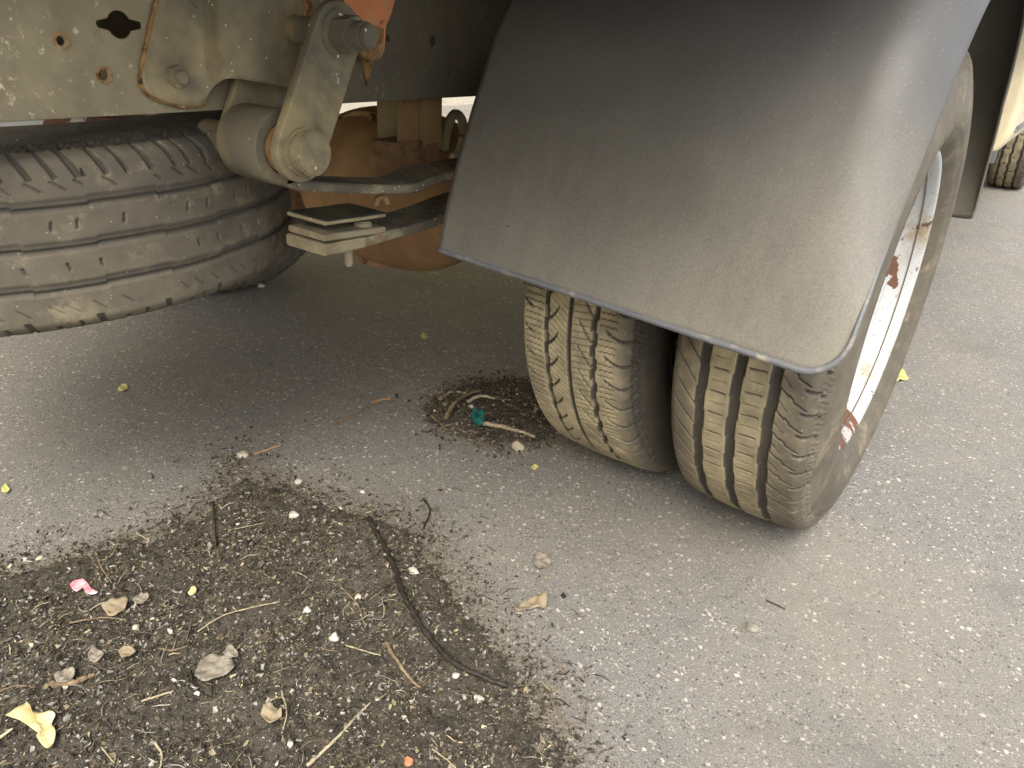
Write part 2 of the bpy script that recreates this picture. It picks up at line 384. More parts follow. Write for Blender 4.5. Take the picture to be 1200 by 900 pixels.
# ------------------------------------------------------------------ made-up buildings, added to bounce warm light under the truck
M['stucco'] = grime('ochre_stucco', (.74, .60, .25), [((.62, .49, .19), 1.3, .5, .75)], None, .9, bump=(25, .5, .004), var=.12)  # ochre tint set to warm the bounced light
M['stone_trim'] = grime('pale_stone_trim', (.60, .55, .45), [((.40, .35, .27), 3, .55, .8)], None, .85)
M['window_glass'] = plain('window_glass', (.04, .05, .06), .06, .1, 3, .6)
M['frame_paint'] = plain('white_window_frame', (.72, .70, .64), .5, .1, 9)
M['door_paint'] = plain('brown_door', (.16, .08, .04), .5, .2, 9)
def added_house(loc, rz, length, height, label, ndoor):
    e = tag(empty('added_house', loc), label, 'added_house'); e.rotation_euler.z = rz
    # local: front wall in the XZ plane at y=0 looking towards -Y, real openings for the windows
    bays = int(length//2.6); wb = length/bays; holes = []
    for st in range(int(height//3)):
        for b in range(bays):
            if st == 0 and b == ndoor: x0 = wb*(b+.5); holes.append((x0-.55, .16, x0+.55, 2.35, 'door')); continue
            x0 = wb*(b+.5); z0 = .95+3*st; holes.append((x0-.6, z0, x0+.6, z0+1.45, 'window'))
    o = plate('wall', [(0, 0), (length, 0), (length, height), (0, height)], [[(a, b), (c, b), (c, d), (a, d)] for a, b, c, d, k in holes], -.15, .15, M['stucco'], e, .004)
    o.data.transform(Matrix(((0, 1, 0, 0), (1, 0, 0, .15), (0, 0, 1, 0), (0, 0, 0, 1)))); o.data.flip_normals()
    part_box('wall', (0.01, .302, 0), (length-.01, 6, height-.01), M['stucco'], e, .01)
    part_box('roof', (-.25, -.3, height), (length+.25, 6.2, height+.18), M['stone_trim'], e, .02)
    part_box('plinth', (-.02, -.05, 0), (length+.02, -.001, .14), M['stone_trim'], e, .01)
    for a, b, c, d, k in holes:
        if k == 'door': part_box('door', (a, .12, b), (c, .18, d), M['door_paint'], e, .01); continue
        f = part_box('window', (a, .20, b), (c, .22, d), M['window_glass'], e, .002)
        for lo, hi in (((a, .12, b), (a+.07, .199, d)), ((c-.07, .12, b), (c, .199, d)), ((a+.071, .12, d-.07), (c-.071, .199, d)), ((a+.071, .12, b), (c-.071, .199, b+.07)), (((a+c)/2-.03, .125, b+.071), ((a+c)/2+.03, .198, d-.071))):
            part_box('window_frame', lo, hi, M['frame_paint'], f, .004)
        part_box('sill', (a-.08, -.08, b-.07), (c+.08, .119, b-.001), M['stone_trim'], f, .006)
def added_houses():
    added_house((-6.6, -5.2, 0), math.pi/2, 20.8, 6.4, 'added ochre building bouncing warm light from beyond the truck', 4)
    added_house((6.5, -11.5, 0), math.pi, 15.6, 6.4, 'added ochre building bouncing warm light behind the truck', 2)
# ------------------------------------------------------------------ tyres
def soft(d, w, e=.0009): return np.clip((w/2-np.abs(d))/e+.5, 0, 1)
def wrap(s, P): return (s+P/2) % P-P/2
def tri(t): return np.abs((t % 1)*2-1)-.5
def sipe(x, s, x0, x1, fn, s0, P, w, d):
    return d*soft(wrap(s-s0-fn(x), P), w)*np.clip((x-x0)/.001+.5, 0, 1)*np.clip((x1-x)/.001+.5, 0, 1)
def rb(k, n=9973): return (np.sin(k*12.9898+78.233)*43758.5453) % 1
def tread_rib(x, s, R, per=.033):
    """ribbed road tyre; x from -.093 to .093"""
    N = round(2*math.pi*R/per); P = 2*math.pi*R/N; D = np.zeros_like(x)
    st = np.where((s/P*.5) % 1 < .5, .0007, -.0007)
    for c in (-.047, -.002, .043): D = np.maximum(D, .0075*soft(x-c-st*(1 if c != -.002 else -1), .0122, .0013))
    for (a, b, off) in ((-.040, -.009, .0), (.004, .036, .4)):
        for k, (w0, dd) in enumerate(((.0022, .003), (.0012, .0015))):
            m = a+.004+.012*rb(np.floor(s/P)+k*7)*.5
            D = np.maximum(D, sipe(x, s, a+.005, b-.006, lambda q: .04*(q-a), off*P+k*P*.5, P, w0, dd))
    D = np.maximum(D, sipe(x, s, .051, .083, lambda q: -1.0*(q-.051)+np.where(q > .066, .5*(q-.066), 0)+.003*(np.abs(q-.064) < .003), 0, P, .0022, .004))
    D = np.maximum(D, sipe(x, s, .050, .062, lambda q: -1.1*(q-.05), P*.5, P, .0012, .002))
    D = np.maximum(D, sipe(x, s, -.088, -.055, lambda q: -1.15*(q+.088), .3*P, P, .0020, .004))
    D = np.maximum(D, sipe(x, s, .078, .095, lambda q: -.25*(q-.08), .1*P, P, .0050, .006))
    return D
def tread_snow(x, s, R, per=.040):
    """winter pattern: three grooves, hooked branches, shoulder slots and zigzag sipes; x from -.0905 to .0905"""
    N = round(2*math.pi*R/per); P = 2*math.pi*R/N; D = np.zeros_like(x)
    st = np.where((s/P) % 1 < .5, .0010, -.0010)
    D = np.maximum(D, .0085*soft(x+.0405-st, .0076, .0012)); D = np.maximum(D, .0085*soft(x+.0015, .0062, .0012))
    D = np.maximum(D, .0085*soft(x-.0385+st, .0080, .0012))
    D = np.maximum(D, sipe(x, s, -.041, -.021, lambda q: .3*(q+.041)+38*np.maximum(q+.041, 0)**2, 0, P, .0050, .007))
    D = np.maximum(D, sipe(x, s, .013, .039, lambda q: -1.15*(q-.039)+8*(q-.039)**2, .45*P, P, .0044, .007))
    D = np.maximum(D, sipe(x, s, .055, .091, lambda q: -.8*(q-.055)+13*(q-.055)**2, .2*P, P, .0054, .007))
    D = np.maximum(D, sipe(x, s, -.091, -.066, lambda q: -.5*(q+.091), .6*P, P, .0050, .007))
    zz = lambda q: .0022*tri(q/.0075)
    for k in (0, 1, 2):
        D = np.maximum(D, sipe(x, s, .046, .072, zz, (.36+.24*k)*P, P, .0014, .003))
    for k in range(4):
        D = np.maximum(D, sipe(x, s, .004, .033, lambda q: .0010*tri(q/.009)+.1*(q), (.1+.25*k)*P, P, .0012, .002))
        D = np.maximum(D, sipe(x, s, -.035, -.005, lambda q: -.75*(q+.035), (.15+.25*k)*P, P, .0012, .002))
        D = np.maximum(D, sipe(x, s, -.080, -.047, zz, (.05+.25*k)*P, P, .0014, .003))
    return D
def tread_worn(x, s, R, per=.075):
    """worn road tyre for the spare: three stepped grooves, slanted shoulder slots; x from -.0975 to .0975"""
    N = round(2*math.pi*R/per); P = 2*math.pi*R/N; D = np.zeros_like(x); cell = np.floor(s/P)
    st = np.where((s/P*.5) % 1 < .5, .0009, -.0009)
    for c in (-.0455, 0.0, .0445):
        D = np.maximum(D, .0020*soft(x-c-st, .0115, .004)); D = np.maximum(D, .0062*soft(x-c-st+.0022, .0034, .0016))
    for k, (o, w_) in enumerate(((0, .0068), (.34, .0040), (.60, .0052))):
        j = (rb(cell+k*31)-.5)*.10*P; on = rb(cell*3+k*17) > .25
        D = np.maximum(D, sipe(x, s-j, .070, .100, lambda q: .36*(q-.066)+4*(q-.066)**2, o*P, P, w_, .005))
        D = np.maximum(D, on*sipe(x, s-j, .058, .068, lambda q: 1.3*(q-.066), (o+.06)*P, P, .0026, .003))
        D = np.maximum(D, sipe(x, s-j, -.100, -.0835-.004*k, lambda q: .35*(q+.09), (o+.15)*P, P, w_, .005))
        D = np.maximum(D, on*sipe(x, s+j, -.077, -.066, lambda q: 1.1*(q+.07), (o+.22)*P, P, .0020, .002))
        if k < 2:
            D = np.maximum(D, on*sipe(x, s+j, -.028, -.019, lambda q: .2*q, (o*1.2+.1)*P, P, .0026, .003))
            D = np.maximum(D, (rb(cell*5+k*13) > .3)*sipe(x, s-j, .017, .027, lambda q: -.2*q, (o*1.1+.25)*P, P, .0026, .003))
    return D
def tyre_mesh(name, R, hw, tread, dust_fn, theta, bead_r=.229, sag=0.0, dx=.0015):
    """revolved about local X; theta 0 at the bottom, growing up the rear (-Y) face"""
    k = R/.37
    nt_ = int(2*hw/dx); xt = np.linspace(-hw, hw, nt_+1)
    crown = R-.006*(np.abs(xt)/hw)**2.2*k-.010*np.clip((np.abs(xt)/hw-.86)/.14, 0, 1)**2
    side = spline([(hw+.0015, R-.021), (hw+.007, R-.040), (hw+.0145, R-.068), (hw+.017, R-.093), (hw+.010, R-.120), (hw-.004, bead_r+.003), (hw-.012, bead_r-.002), (hw-.02, bead_r-.012)], 46)
    sx, sr = side[:, 0], side[:, 1]
    # moulded rings on the sidewall
    u = R-sr
    rings = .0012*soft(u-.030, .003, .001)+.0010*soft(u-.046, .0022, .001)+.0014*soft(u-.104, .005, .0015)+.0010*soft(u-.116, .002, .001)
    X = np.concatenate([-sx[::-1], xt, sx]); Rr = np.concatenate([sr[::-1], crown, sr])
    is_t = np.concatenate([np.zeros(46), np.ones(nt_+1), np.zeros(46)])
    ring = np.concatenate([-rings[::-1], np.zeros(nt_+1), rings])
    X = X+ring
    th, XX = np.meshgrid(theta, X, indexing='ij'); RR = np.broadcast_to(Rr, XX.shape); T = np.broadcast_to(is_t, XX.shape)
    S = th*R
    D = tread(XX, S, R)*T
    # radial ribbing on the upper sidewall next to the shoulder
    U = R-RR
    rib = (np.sin(th*2*math.pi*42+U*500) > .0)*((U > .016) & (U < .036))*(1-T)*.0016+(np.sin(th*2*math.pi*21-U*420) > .3)*((U > .016) & (U < .036))*(1-T)*.0008
    RR2 = RR-D
    deg = np.degrees(th) % 360
    marks = ((U > .094) & (U < .104) & (XX > 0) & (deg > 8) & (deg < 344) & (rb(np.floor(deg/1.35)+3) > .38) & (np.floor(deg/14) % 3 != 1))*(1-T)*.0011
    PL = 2*math.pi*R/70
    lug = soft(wrap(S+U*.30, PL), .0060)*((U > .008) & (U < .030))*(1-T)
    RR2 = RR2-lug*.0030
    XX = XX+np.sign(XX)*(marks-rib-lug*.0032)
    V = np.stack([XX, -RR2*np.sin(th), -RR2*np.cos(th)], -1)
    if sag:
        zmin = -R+sag; low = V[..., 2] < zmin
        squash = np.clip((zmin+.045-V[..., 2])/.06, 0, 1)*(1-T)
        V[..., 0] += np.sign(V[..., 0])*squash*.006
        V[..., 2] = np.where(low, zmin+.1*np.minimum(V[..., 2]-zmin, 0)*0, V[..., 2])
    n, m = XX.shape
    me = mesh_np(name, V.reshape(-1, 3), grid_faces(n, m, True)[:, ::-1])
    a = me.attributes.new('dust', 'FLOAT', 'POINT')
    depth = np.maximum(np.clip(D/.0022, 0, 1), lug*.85)
    a.data.foreach_set('value', np.clip(dust_fn(XX, RR, th, depth, T), 0, 1.3).astype(np.float32).ravel())
    me.materials.append(M['tyre'])
    return me
def theta_fine(a, b, n_f, n_c):
    f = np.linspace(a, b, n_f, endpoint=False); c = np.linspace(b, a+2*math.pi, n_c, endpoint=False)
    return np.concatenate([f, c])
def rim_mesh(name, out=1):
    """dished dual-wheel rim; local X outwards; profile from the outer flange to the disc"""
    pr = [(.086, .2335), (.0895, .2320), (.0905, .2290), (.0885, .2245), (.083, .2215), (.076, .2195), (.060, .2150), (.050, .2085), (.046, .197), (.030, .190),
          (.000, .188), (-.020, .190), (-.030, .186), (-.036, .172), (-.030, .150), (-.016, .120), (-.014, .095), (-.012, .060), (.030, .055), (.040, .045), (.042, .0001)]
    P = spline(pr, 110); back = np.array([(-.03, .195), (-.05, .215), (-.085, .222), (-.088, .233)])
    back = spline(back, 18)
    th = np.linspace(0, 2*math.pi, 160, endpoint=False)
    def rev(P):
        t, x = np.meshgrid(th, P[:, 0], indexing='ij'); r = np.broadcast_to(P[:, 1], x.shape)
        return np.stack([x, -r*np.sin(t), -r*np.cos(t)], -1).reshape(-1, 3), grid_faces(160, len(P), True)
    V1, F1 = rev(P); V2, F2 = rev(np.vstack([back]))
    V = np.concatenate([V1, V2]); F = np.concatenate([F1, F2+len(V1)])
    return mesh_np(name, V, F)

def d_rib(x, r, th, dep, T):
    c = np.exp(-((x+.006)/.056)**4)*.52+.32*np.exp(-((x)/.14)**2)
    side = .16+.08*(np.abs(r-.30) < .05)
    return np.where(T > .5, c, side)*(1-.96*dep)
def d_snow(x, r, th, dep, T):
    return np.where(T > .5, (.92-.75*np.clip((x-.066)/.022, 0, 1))*(1-.96*dep), np.where(x > 0, .06, .5))
def d_worn(x, r, th, dep, T):
    return np.where(T > .5, (.23-.05*np.clip(x/.09, -1, 1))*(1-.75*dep), .08)

truck = tag(empty('truck'), 'dusty light truck with dual rear wheels, muddy chassis and black plastic mudguard', 'truck')
XC = -1.03
RW = .37
tm_rib = tyre_mesh('tyre', RW, .093, tread_rib, d_rib, theta_fine(-.15, 3.6, 1000, 90), sag=.0045)
tm_snow = tyre_mesh('tyre', RW, .0905, tread_snow, d_snow, theta_fine(-.15, 2.1, 640, 130), sag=.0045)
tm_plain = tyre_mesh('tyre', RW, .093, tread_rib, d_rib, np.linspace(0, 2*math.pi, 260, endpoint=False), sag=.0045, dx=.004)
rim_m = rim_mesh('rim')
def wheel(name, mesh, loc, flip=False, label=None, phase=0.0, parent=truck):
    e = empty(name, loc, parent)
    if label: e['label'] = label
    t = link('tyre', mesh, None, e); r = link('rim', rim_m, M['rim'], e)
    if flip: r.rotation_euler = (0, 0, math.pi)
    r.rotation_euler.x = phase
    return e
ZC = RW-.0045
wheel('wheel', tm_rib, (-.093, 0, ZC), label='outer rear wheel with ribbed tread and chipped white rim', phase=3.9)
wheel('wheel', tm_snow, (-.3405, 0, ZC), True, 'inner rear wheel with dusty winter tread')
wheel('wheel', tm_plain, (2*XC+.093, 0, ZC), True)
wheel('wheel', tm_plain, (2*XC+.3405, 0, ZC))
wheel('wheel', tm_plain, (-.135, 4.30, ZC), label='front wheel seen beyond the mudguard')
wheel('wheel', tm_plain, (2*XC+.135, 4.30, ZC), True)

# spare wheel slung flat under the rear overhang
def spare():
    me = tyre_mesh('tyre', .344, .0975, tread_worn, d_worn, theta_fine(-.75, 1.75, 640, 130), bead_r=.212)
    n = Vector((-.032, -.031, 1)).normalized()
    base = empty('spare_wheel', (0, 0, 0))
    q = Vector((1, 0, 0)).rotation_difference(n)
    base.rotation_mode = 'QUATERNION'; base.rotation_quaternion = q
    base.location = Vector((-1.003, -.726, 0))+n*.4715
    tag(base, 'worn spare wheel lying flat under the chassis rail left of the leaf spring', 'spare wheel')
    link('tyre', me, None, base)
    r = link('rim', rim_m, M['rust'], base); r.scale = (1, .93, .93)
spare()

# ------------------------------------------------------------------ mudguard
def mudguard():
    prof = spline([(-.4665, .437), (-.4430, .520), (-.394, .636), (-.334, .745), (-.215, .838), (0, .878), (.215, .838), (.334, .745), (.400, .636), (.445, .520), (.468, .432)], 150)
    L = np.concatenate([[0], np.cumsum(np.linalg.norm(np.diff(prof, axis=0), axis=1))]); tot = L[-1]
    T = np.gradient(prof, axis=0); T /= np.linalg.norm(T, axis=1)[:, None]
    Nn = np.stack([-T[:, 1], T[:, 0]], -1)                     # outward
    xl, xr, ca = -.500, .034, .068
    us = np.concatenate([np.linspace(0, 1, 60), 1+np.linspace(0, 1, 26)[1:]])
    nv = 150; V = []
    for u in us:
        for v in range(nv):
            if u <= 1: x = xl+(xr-ca-xl)*u; off = 0; xx = x
            else:
                ph = (u-1)*math.pi/2
                dep = .058*min(1, max(.0, (min(L[v], tot-L[v])-.0)/.19))**.8+.003
                x = xr-ca+ca*math.sin(ph)**1.0; off = dep*(1-math.cos(ph)**1.0)
            # rounded bottom corners
            rc = .040; cut = 0.0
            if x > xr-rc: cut = rc-math.sqrt(max(0, rc*rc-(x-(xr-rc))**2))
            s = cut+(tot-1.15*cut)*v/(nv-1)
            # the rear skirt hangs a little lower towards the outside
            if s < .12: s -= .022*((x-xl)/(xr-xl))*(1-s/.12)
            y = np.interp(s, L, prof[:, 0])+min(s, 0)*T[0, 0]; z = np.interp(s, L, prof[:, 1])+min(s, 0)*T[0, 1]
            ny = np.interp(s, L, Nn[:, 0]); nz = np.interp(s, L, Nn[:, 1])
            wob = .0025*mnoise.noise(Vector((x*5, y*4, z*4)))
            V.append((x, y-ny*off+ny*wob, z-nz*off+nz*wob))
    me = mesh_np('mudguard', V, grid_faces(len(us), nv))
    o = link('mudguard', me, M['flap'], truck)
    md = o.modifiers.new('thick', 'SOLIDIFY'); md.thickness = .0045; md.offset = 0
    o['label'] = 'black dusty plastic mudguard with rounded lip over the rear wheels'
    # rolled bead along the lower rear edge and up the lip
    A = np.array(V).reshape(len(us), nv, 3)
    path = np.concatenate([A[:, 0], A[-1, 1:26]]) + np.array([0, .0012, .001])
    k = np.full(len(path), .0040); k[-40:-25] = np.linspace(.0040, .0026, 15); k[-25:] = np.linspace(.0026, .0012, 25)
    b = link('edge_bead', tube_mesh('edge_bead', path+np.array([0, -.001, .002]), k, 10), M['bead'], o)
mudguard()

# ------------------------------------------------------------------ chassis rail, bracket, shackle, spring
XW = -.680
def rail(x, side, full=True):
    z0, z1 = .611, .800
    holes = []
    if full:
        def hole(px, py, rpx, sy=1.0):
            y, z = yz(px, py, XW); y2, z2 = yz(px, py-rpx, XW); holes.append(circ(y, z, abs(z2-z), 20))
        hole(72, 48, 7); hole(122, 88, 8); hole(508, 48, 8); hole(557, 45, 5); hole(455, 45, 5)
        cy, cz = yz(141, 29, XW); r = .0145
        lp = []
        for k in range(40):
            a = 2*math.pi*k/40; rr = r
            e = abs(math.sin(a)) < .45
            lp.append((cy+(rr*1.75 if e else rr)*math.cos(a), cz+rr*math.sin(a)*(.9 if e else 1)))
        holes.append(lp)
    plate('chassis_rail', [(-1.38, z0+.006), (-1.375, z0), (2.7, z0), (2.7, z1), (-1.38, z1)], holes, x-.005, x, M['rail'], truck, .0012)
    o = COL.objects[-1]
    for zz in (z0, z1-.006):
        lo, hi = ((x-.07, -1.378, zz), (x-.0052, 2.7, zz+.006))
        if side < 0: lo, hi = ((x+.0002, -1.378, zz), (x+.065, 2.7, zz+.006))
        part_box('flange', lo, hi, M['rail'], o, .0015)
    return o
railo = rail(XW, 1)
for px, py, rr in ((72, 48, 10), (122, 88, 10)):
    y, z = yz(px, py, XW); y2, z2 = yz(px, py-rr, XW); r1 = abs(z2-z)
    pl = [(y+r1*(1+.12*math.sin(k*1.9))*math.cos(2*math.pi*k/30), z+r1*(1+.12*math.cos(k*2.3))*math.sin(2*math.pi*k/30)) for k in range(30)]
    plate('rust_scale', pl, [circ(y, z, r1*.74, 20)], XW+.0001, XW+.0011, M['rustedge'], railo, .0003)
rail(2*XC-XW+.005, -1, False)
added_houses()
def added_verge():  # strip added to bounce yellow-green light under the truck
    xs = np.linspace(-6.55, -4.9, 24); ys = np.linspace(-5, 15, 80); X, Y = np.meshgrid(xs, ys, indexing='ij')
    Z = .10+.02*fbm(X, Y, 1.5, 3)
    link('added_grass_verge', mesh_np('added_grass_verge', np.stack([X, Y, Z], -1).reshape(-1, 3), grid_faces(24, 80)), plain('dry_grass', (.33, .31, .10), .95, .3, 40, .1), kind='structure')
    n = 26000; k = rng.random((n, 3)); V = np.zeros((n, 3, 3)); bx = -6.5+1.55*k[:, 0]; by = -4.9+19.8*k[:, 1]; a = rng.random(n)*6.28; h = .03+.06*k[:, 2]
    V[:, 0] = np.stack([bx-.006*np.cos(a), by-.006*np.sin(a), 0*a+.09], -1); V[:, 1] = np.stack([bx+.006*np.cos(a), by+.006*np.sin(a), 0*a+.09], -1)
    V[:, 2] = np.stack([bx+.03*np.sin(a), by-.03*np.cos(a), .10+h], -1)
    link('added_grass', mesh_np('added_grass', V.reshape(-1, 3), np.arange(n*3).reshape(-1, 3)), plain('grass_blades', (.32, .33, .10), .8, .35, 3, .2), kind='stuff')
    for i in range(20):
        b = bmesh.new(); box(b, (-4.9, -5+i, -.05), (-4.76, -5+i+.99, .125), .01)
        link('kerb', bm_mesh('kerb', b, True, 35), M['stone_trim'], kind='structure')
added_verge()
def rivet(px, py, r, h, x, m, parent=railo, hexa=False):
    y, z = yz(px, py, x); bm = bmesh.new(); rod(bm, (x-.002, y, z), (x+h, y, z), r, 6 if hexa else 18, None, min(.0015, h*.3))
    return link('rivet', bm_mesh('rivet', bm, True, 40), m, parent)
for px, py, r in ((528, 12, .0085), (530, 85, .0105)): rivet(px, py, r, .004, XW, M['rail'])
def bracket():
    # stamped hanger bracket: flat flange on the web, swelling outwards round the shackle pin
    def X(t): return XW+.004
    low = [((165, 90), .004), ((168, 103), .004), ((178, 113), .005), ((205, 122), .006), ((233, 123), .010), ((246, 110), .016), ((256, 99), .026), ((270, 92), .040), ((300, 96), .052), ((330, 102), .056), ((350, 104), .050), ((357, 104), .030), ((360, 104), .012)]
    pts = []
    for (px, py), dx in low:
        p = at(px, py, 0, XW+dx); pts.append(p)
    pts = np.array(pts); B = spline(pts, 90)
    rows = 28; V = []
    for i in range(90):
        y, z, x = B[i, 1], B[i, 2], B[i, 0]
        for j in range(rows):
            t = j/(rows-1); zz = z+(.79-z)*t
            yy = y+.40*t*(.79-z)*math.exp(-max(0, y-B[0, 1])/.035)
            bulge = x-XW-.004
            sh = 1-.25*t*(1 if bulge > .01 else 0)
            V.append((XW+.004+bulge*sh+.0012*mnoise.noise(Vector((y*25, zz*25, 3))), yy, zz))
    me = mesh_np('hanger_bracket', V, grid_faces(90, rows)[:, ::-1])
    o = link('hanger_bracket', me, M['bracket'], truck)
    md = o.modifiers.new('thick', 'SOLIDIFY'); md.thickness = .005; md.offset = -1
    A = np.array(V).reshape(90, rows, 3)
    # rust bubbling on the welded edges
    e1 = np.concatenate([A[0, ::-1], A[1:34, 0]])
    link('weld_bead', tube_mesh('weld_bead', e1+rng.normal(0, .0005, e1.shape), .0026+.0007*rng.random(len(e1)), 7, .12), M['rustedge'], o)
    e2 = A[86, ::1][:22]
    link('weld_bead', tube_mesh('weld_bead', e2+rng.normal(0, .0014, e2.shape)+np.array([.006, 0, 0]), .0075+.003*rng.random(len(e2)), 9, .18), M['rustedge'], o)
    # bolt with washer
    y, z = yz(203, 89, XW+.006); x = XW+.006; bm = bmesh.new()
    rod(bm, (x-.004, y, z), (x+.004, y, z), .0165, 24, None, .001); rod(bm, (x+.003, y, z), (x+.013, y, z), .0125, 6, None, .0012); rod(bm, (x+.012, y, z), (x+.021, y, z), .0068, 16, None, .001)
    link('bolt', bm_mesh('bolt', bm, True, 35), M['bracket'], o)
    y, z = yz(230, -3, XW+.01); bm = bmesh.new(); rod(bm, (x-.004, y, z), (x+.012, y, z), .013, 6, None, .001)
    link('bolt', bm_mesh('bolt', bm, True, 35), M['bracket'], o)
bracket()

def shackle():
    sh = empty('shackle', (0, 0, 0), truck)
    yb, zb = -.646, .578; yt, zt = -.583, .701
    def stadium(r, n=16):
        d = np.array([yt-yb, zt-zb]); d /= np.linalg.norm(d); nrm = np.array([-d[1], d[0]]); out = []
        a0 = math.atan2(nrm[1], nrm[0])
        for k in range(n+1):
            a = a0+math.pi*k/n; out.append((yb+r*1.03*math.cos(a), zb+r*1.03*math.sin(a)))
        for k in range(n+1):
            a = a0+math.pi+math.pi*k/n; out.append((yt+r*math.cos(a), zt+r*math.sin(a)))
        return out
    plate('link_plate', stadium(.0315), [], -.562, -.549, M['link'], sh, .002)
    plate('link_plate', stadium(.0285), [], -.668, -.658, M['link'], sh, .002)
    # lower pin: round boss; upper pin: washer, nut and threaded end
    bm = bmesh.new(); rod(bm, (-.551, yb, zb), (-.541, yb, zb), .0265, 36, None, .002); rod(bm, (-.542, yb, zb), (-.527, yb, zb), .0245, 36, None, .002); rod(bm, (-.669, yb, zb), (-.542, yb, zb), .014, 16)
    link('lower_pin', bm_mesh('lower_pin', bm, True, 40), M['link'], sh)
    bm = bmesh.new(); rod(bm, (-.735, yb, zb-.004), (-.667, yb, zb-.004), .021, 24, None, .007)
    link('pin_nut', bm_mesh('pin_nut', bm, True, 40), M['link'], sh)
    bm = bmesh.new(); rod(bm, (-.550, yt, zt), (-.546, yt, zt), .0265, 36, None, .001); rod(bm, (-.547, yt, zt), (-.521, yt, zt), .0205, 6, None, .002)
    rod(bm, (-.522, yt, zt), (-.505, yt, zt), .0145, 24, None, .0015); rod(bm, (-.506, yt, zt), (-.499, yt, zt), .0125, 24, None, .0015); rod(bm, (-.68, yt, zt), (-.56, yt, zt), .016, 20)
    link('upper_pin', bm_mesh('upper_pin', bm, True, 40), M['link'], sh)
shackle()

def strip(name, prof, xi, xo, th, m, parent, end_cut=None):
    """leaf bent along prof (y,z of the top face), from xi to xo, thickness th"""
    P = spline(prof, 60); T = np.gradient(P, axis=0); T /= np.linalg.norm(T, axis=1)[:, None]; N = np.stack([-T[:, 1], T[:, 0]], -1)
    if N[:, 1].mean() < 0: N = -N
    bm = bmesh.new(); rings = []
    b = min(.0022, th*.25)
    for i in range(60):
        y, z = P[i]; ny, nz = N[i]; r = []
        for (x, o) in ((xi+b, 0), (xo-b, 0), (xo, -b), (xo, -th+b), (xo-b, -th), (xi+b, -th), (xi, -th+b), (xi, -b)):
            j = .0006*mnoise.noise(Vector((x*60, y*40, o*90)))
            r.append(bm.verts.new((x, y+ny*(o+j), z+nz*(o+j))))
        rings.append(r)
    for i in range(59):
        for k in range(8): bm.faces.new((rings[i][k], rings[i][(k+1) % 8], rings[i+1][(k+1) % 8], rings[i+1][k]))
    bm.faces.new(rings[0]); bm.faces.new(rings[-1][::-1])
    return link(name, bm_mesh(name, bm, True, 35), m, parent)
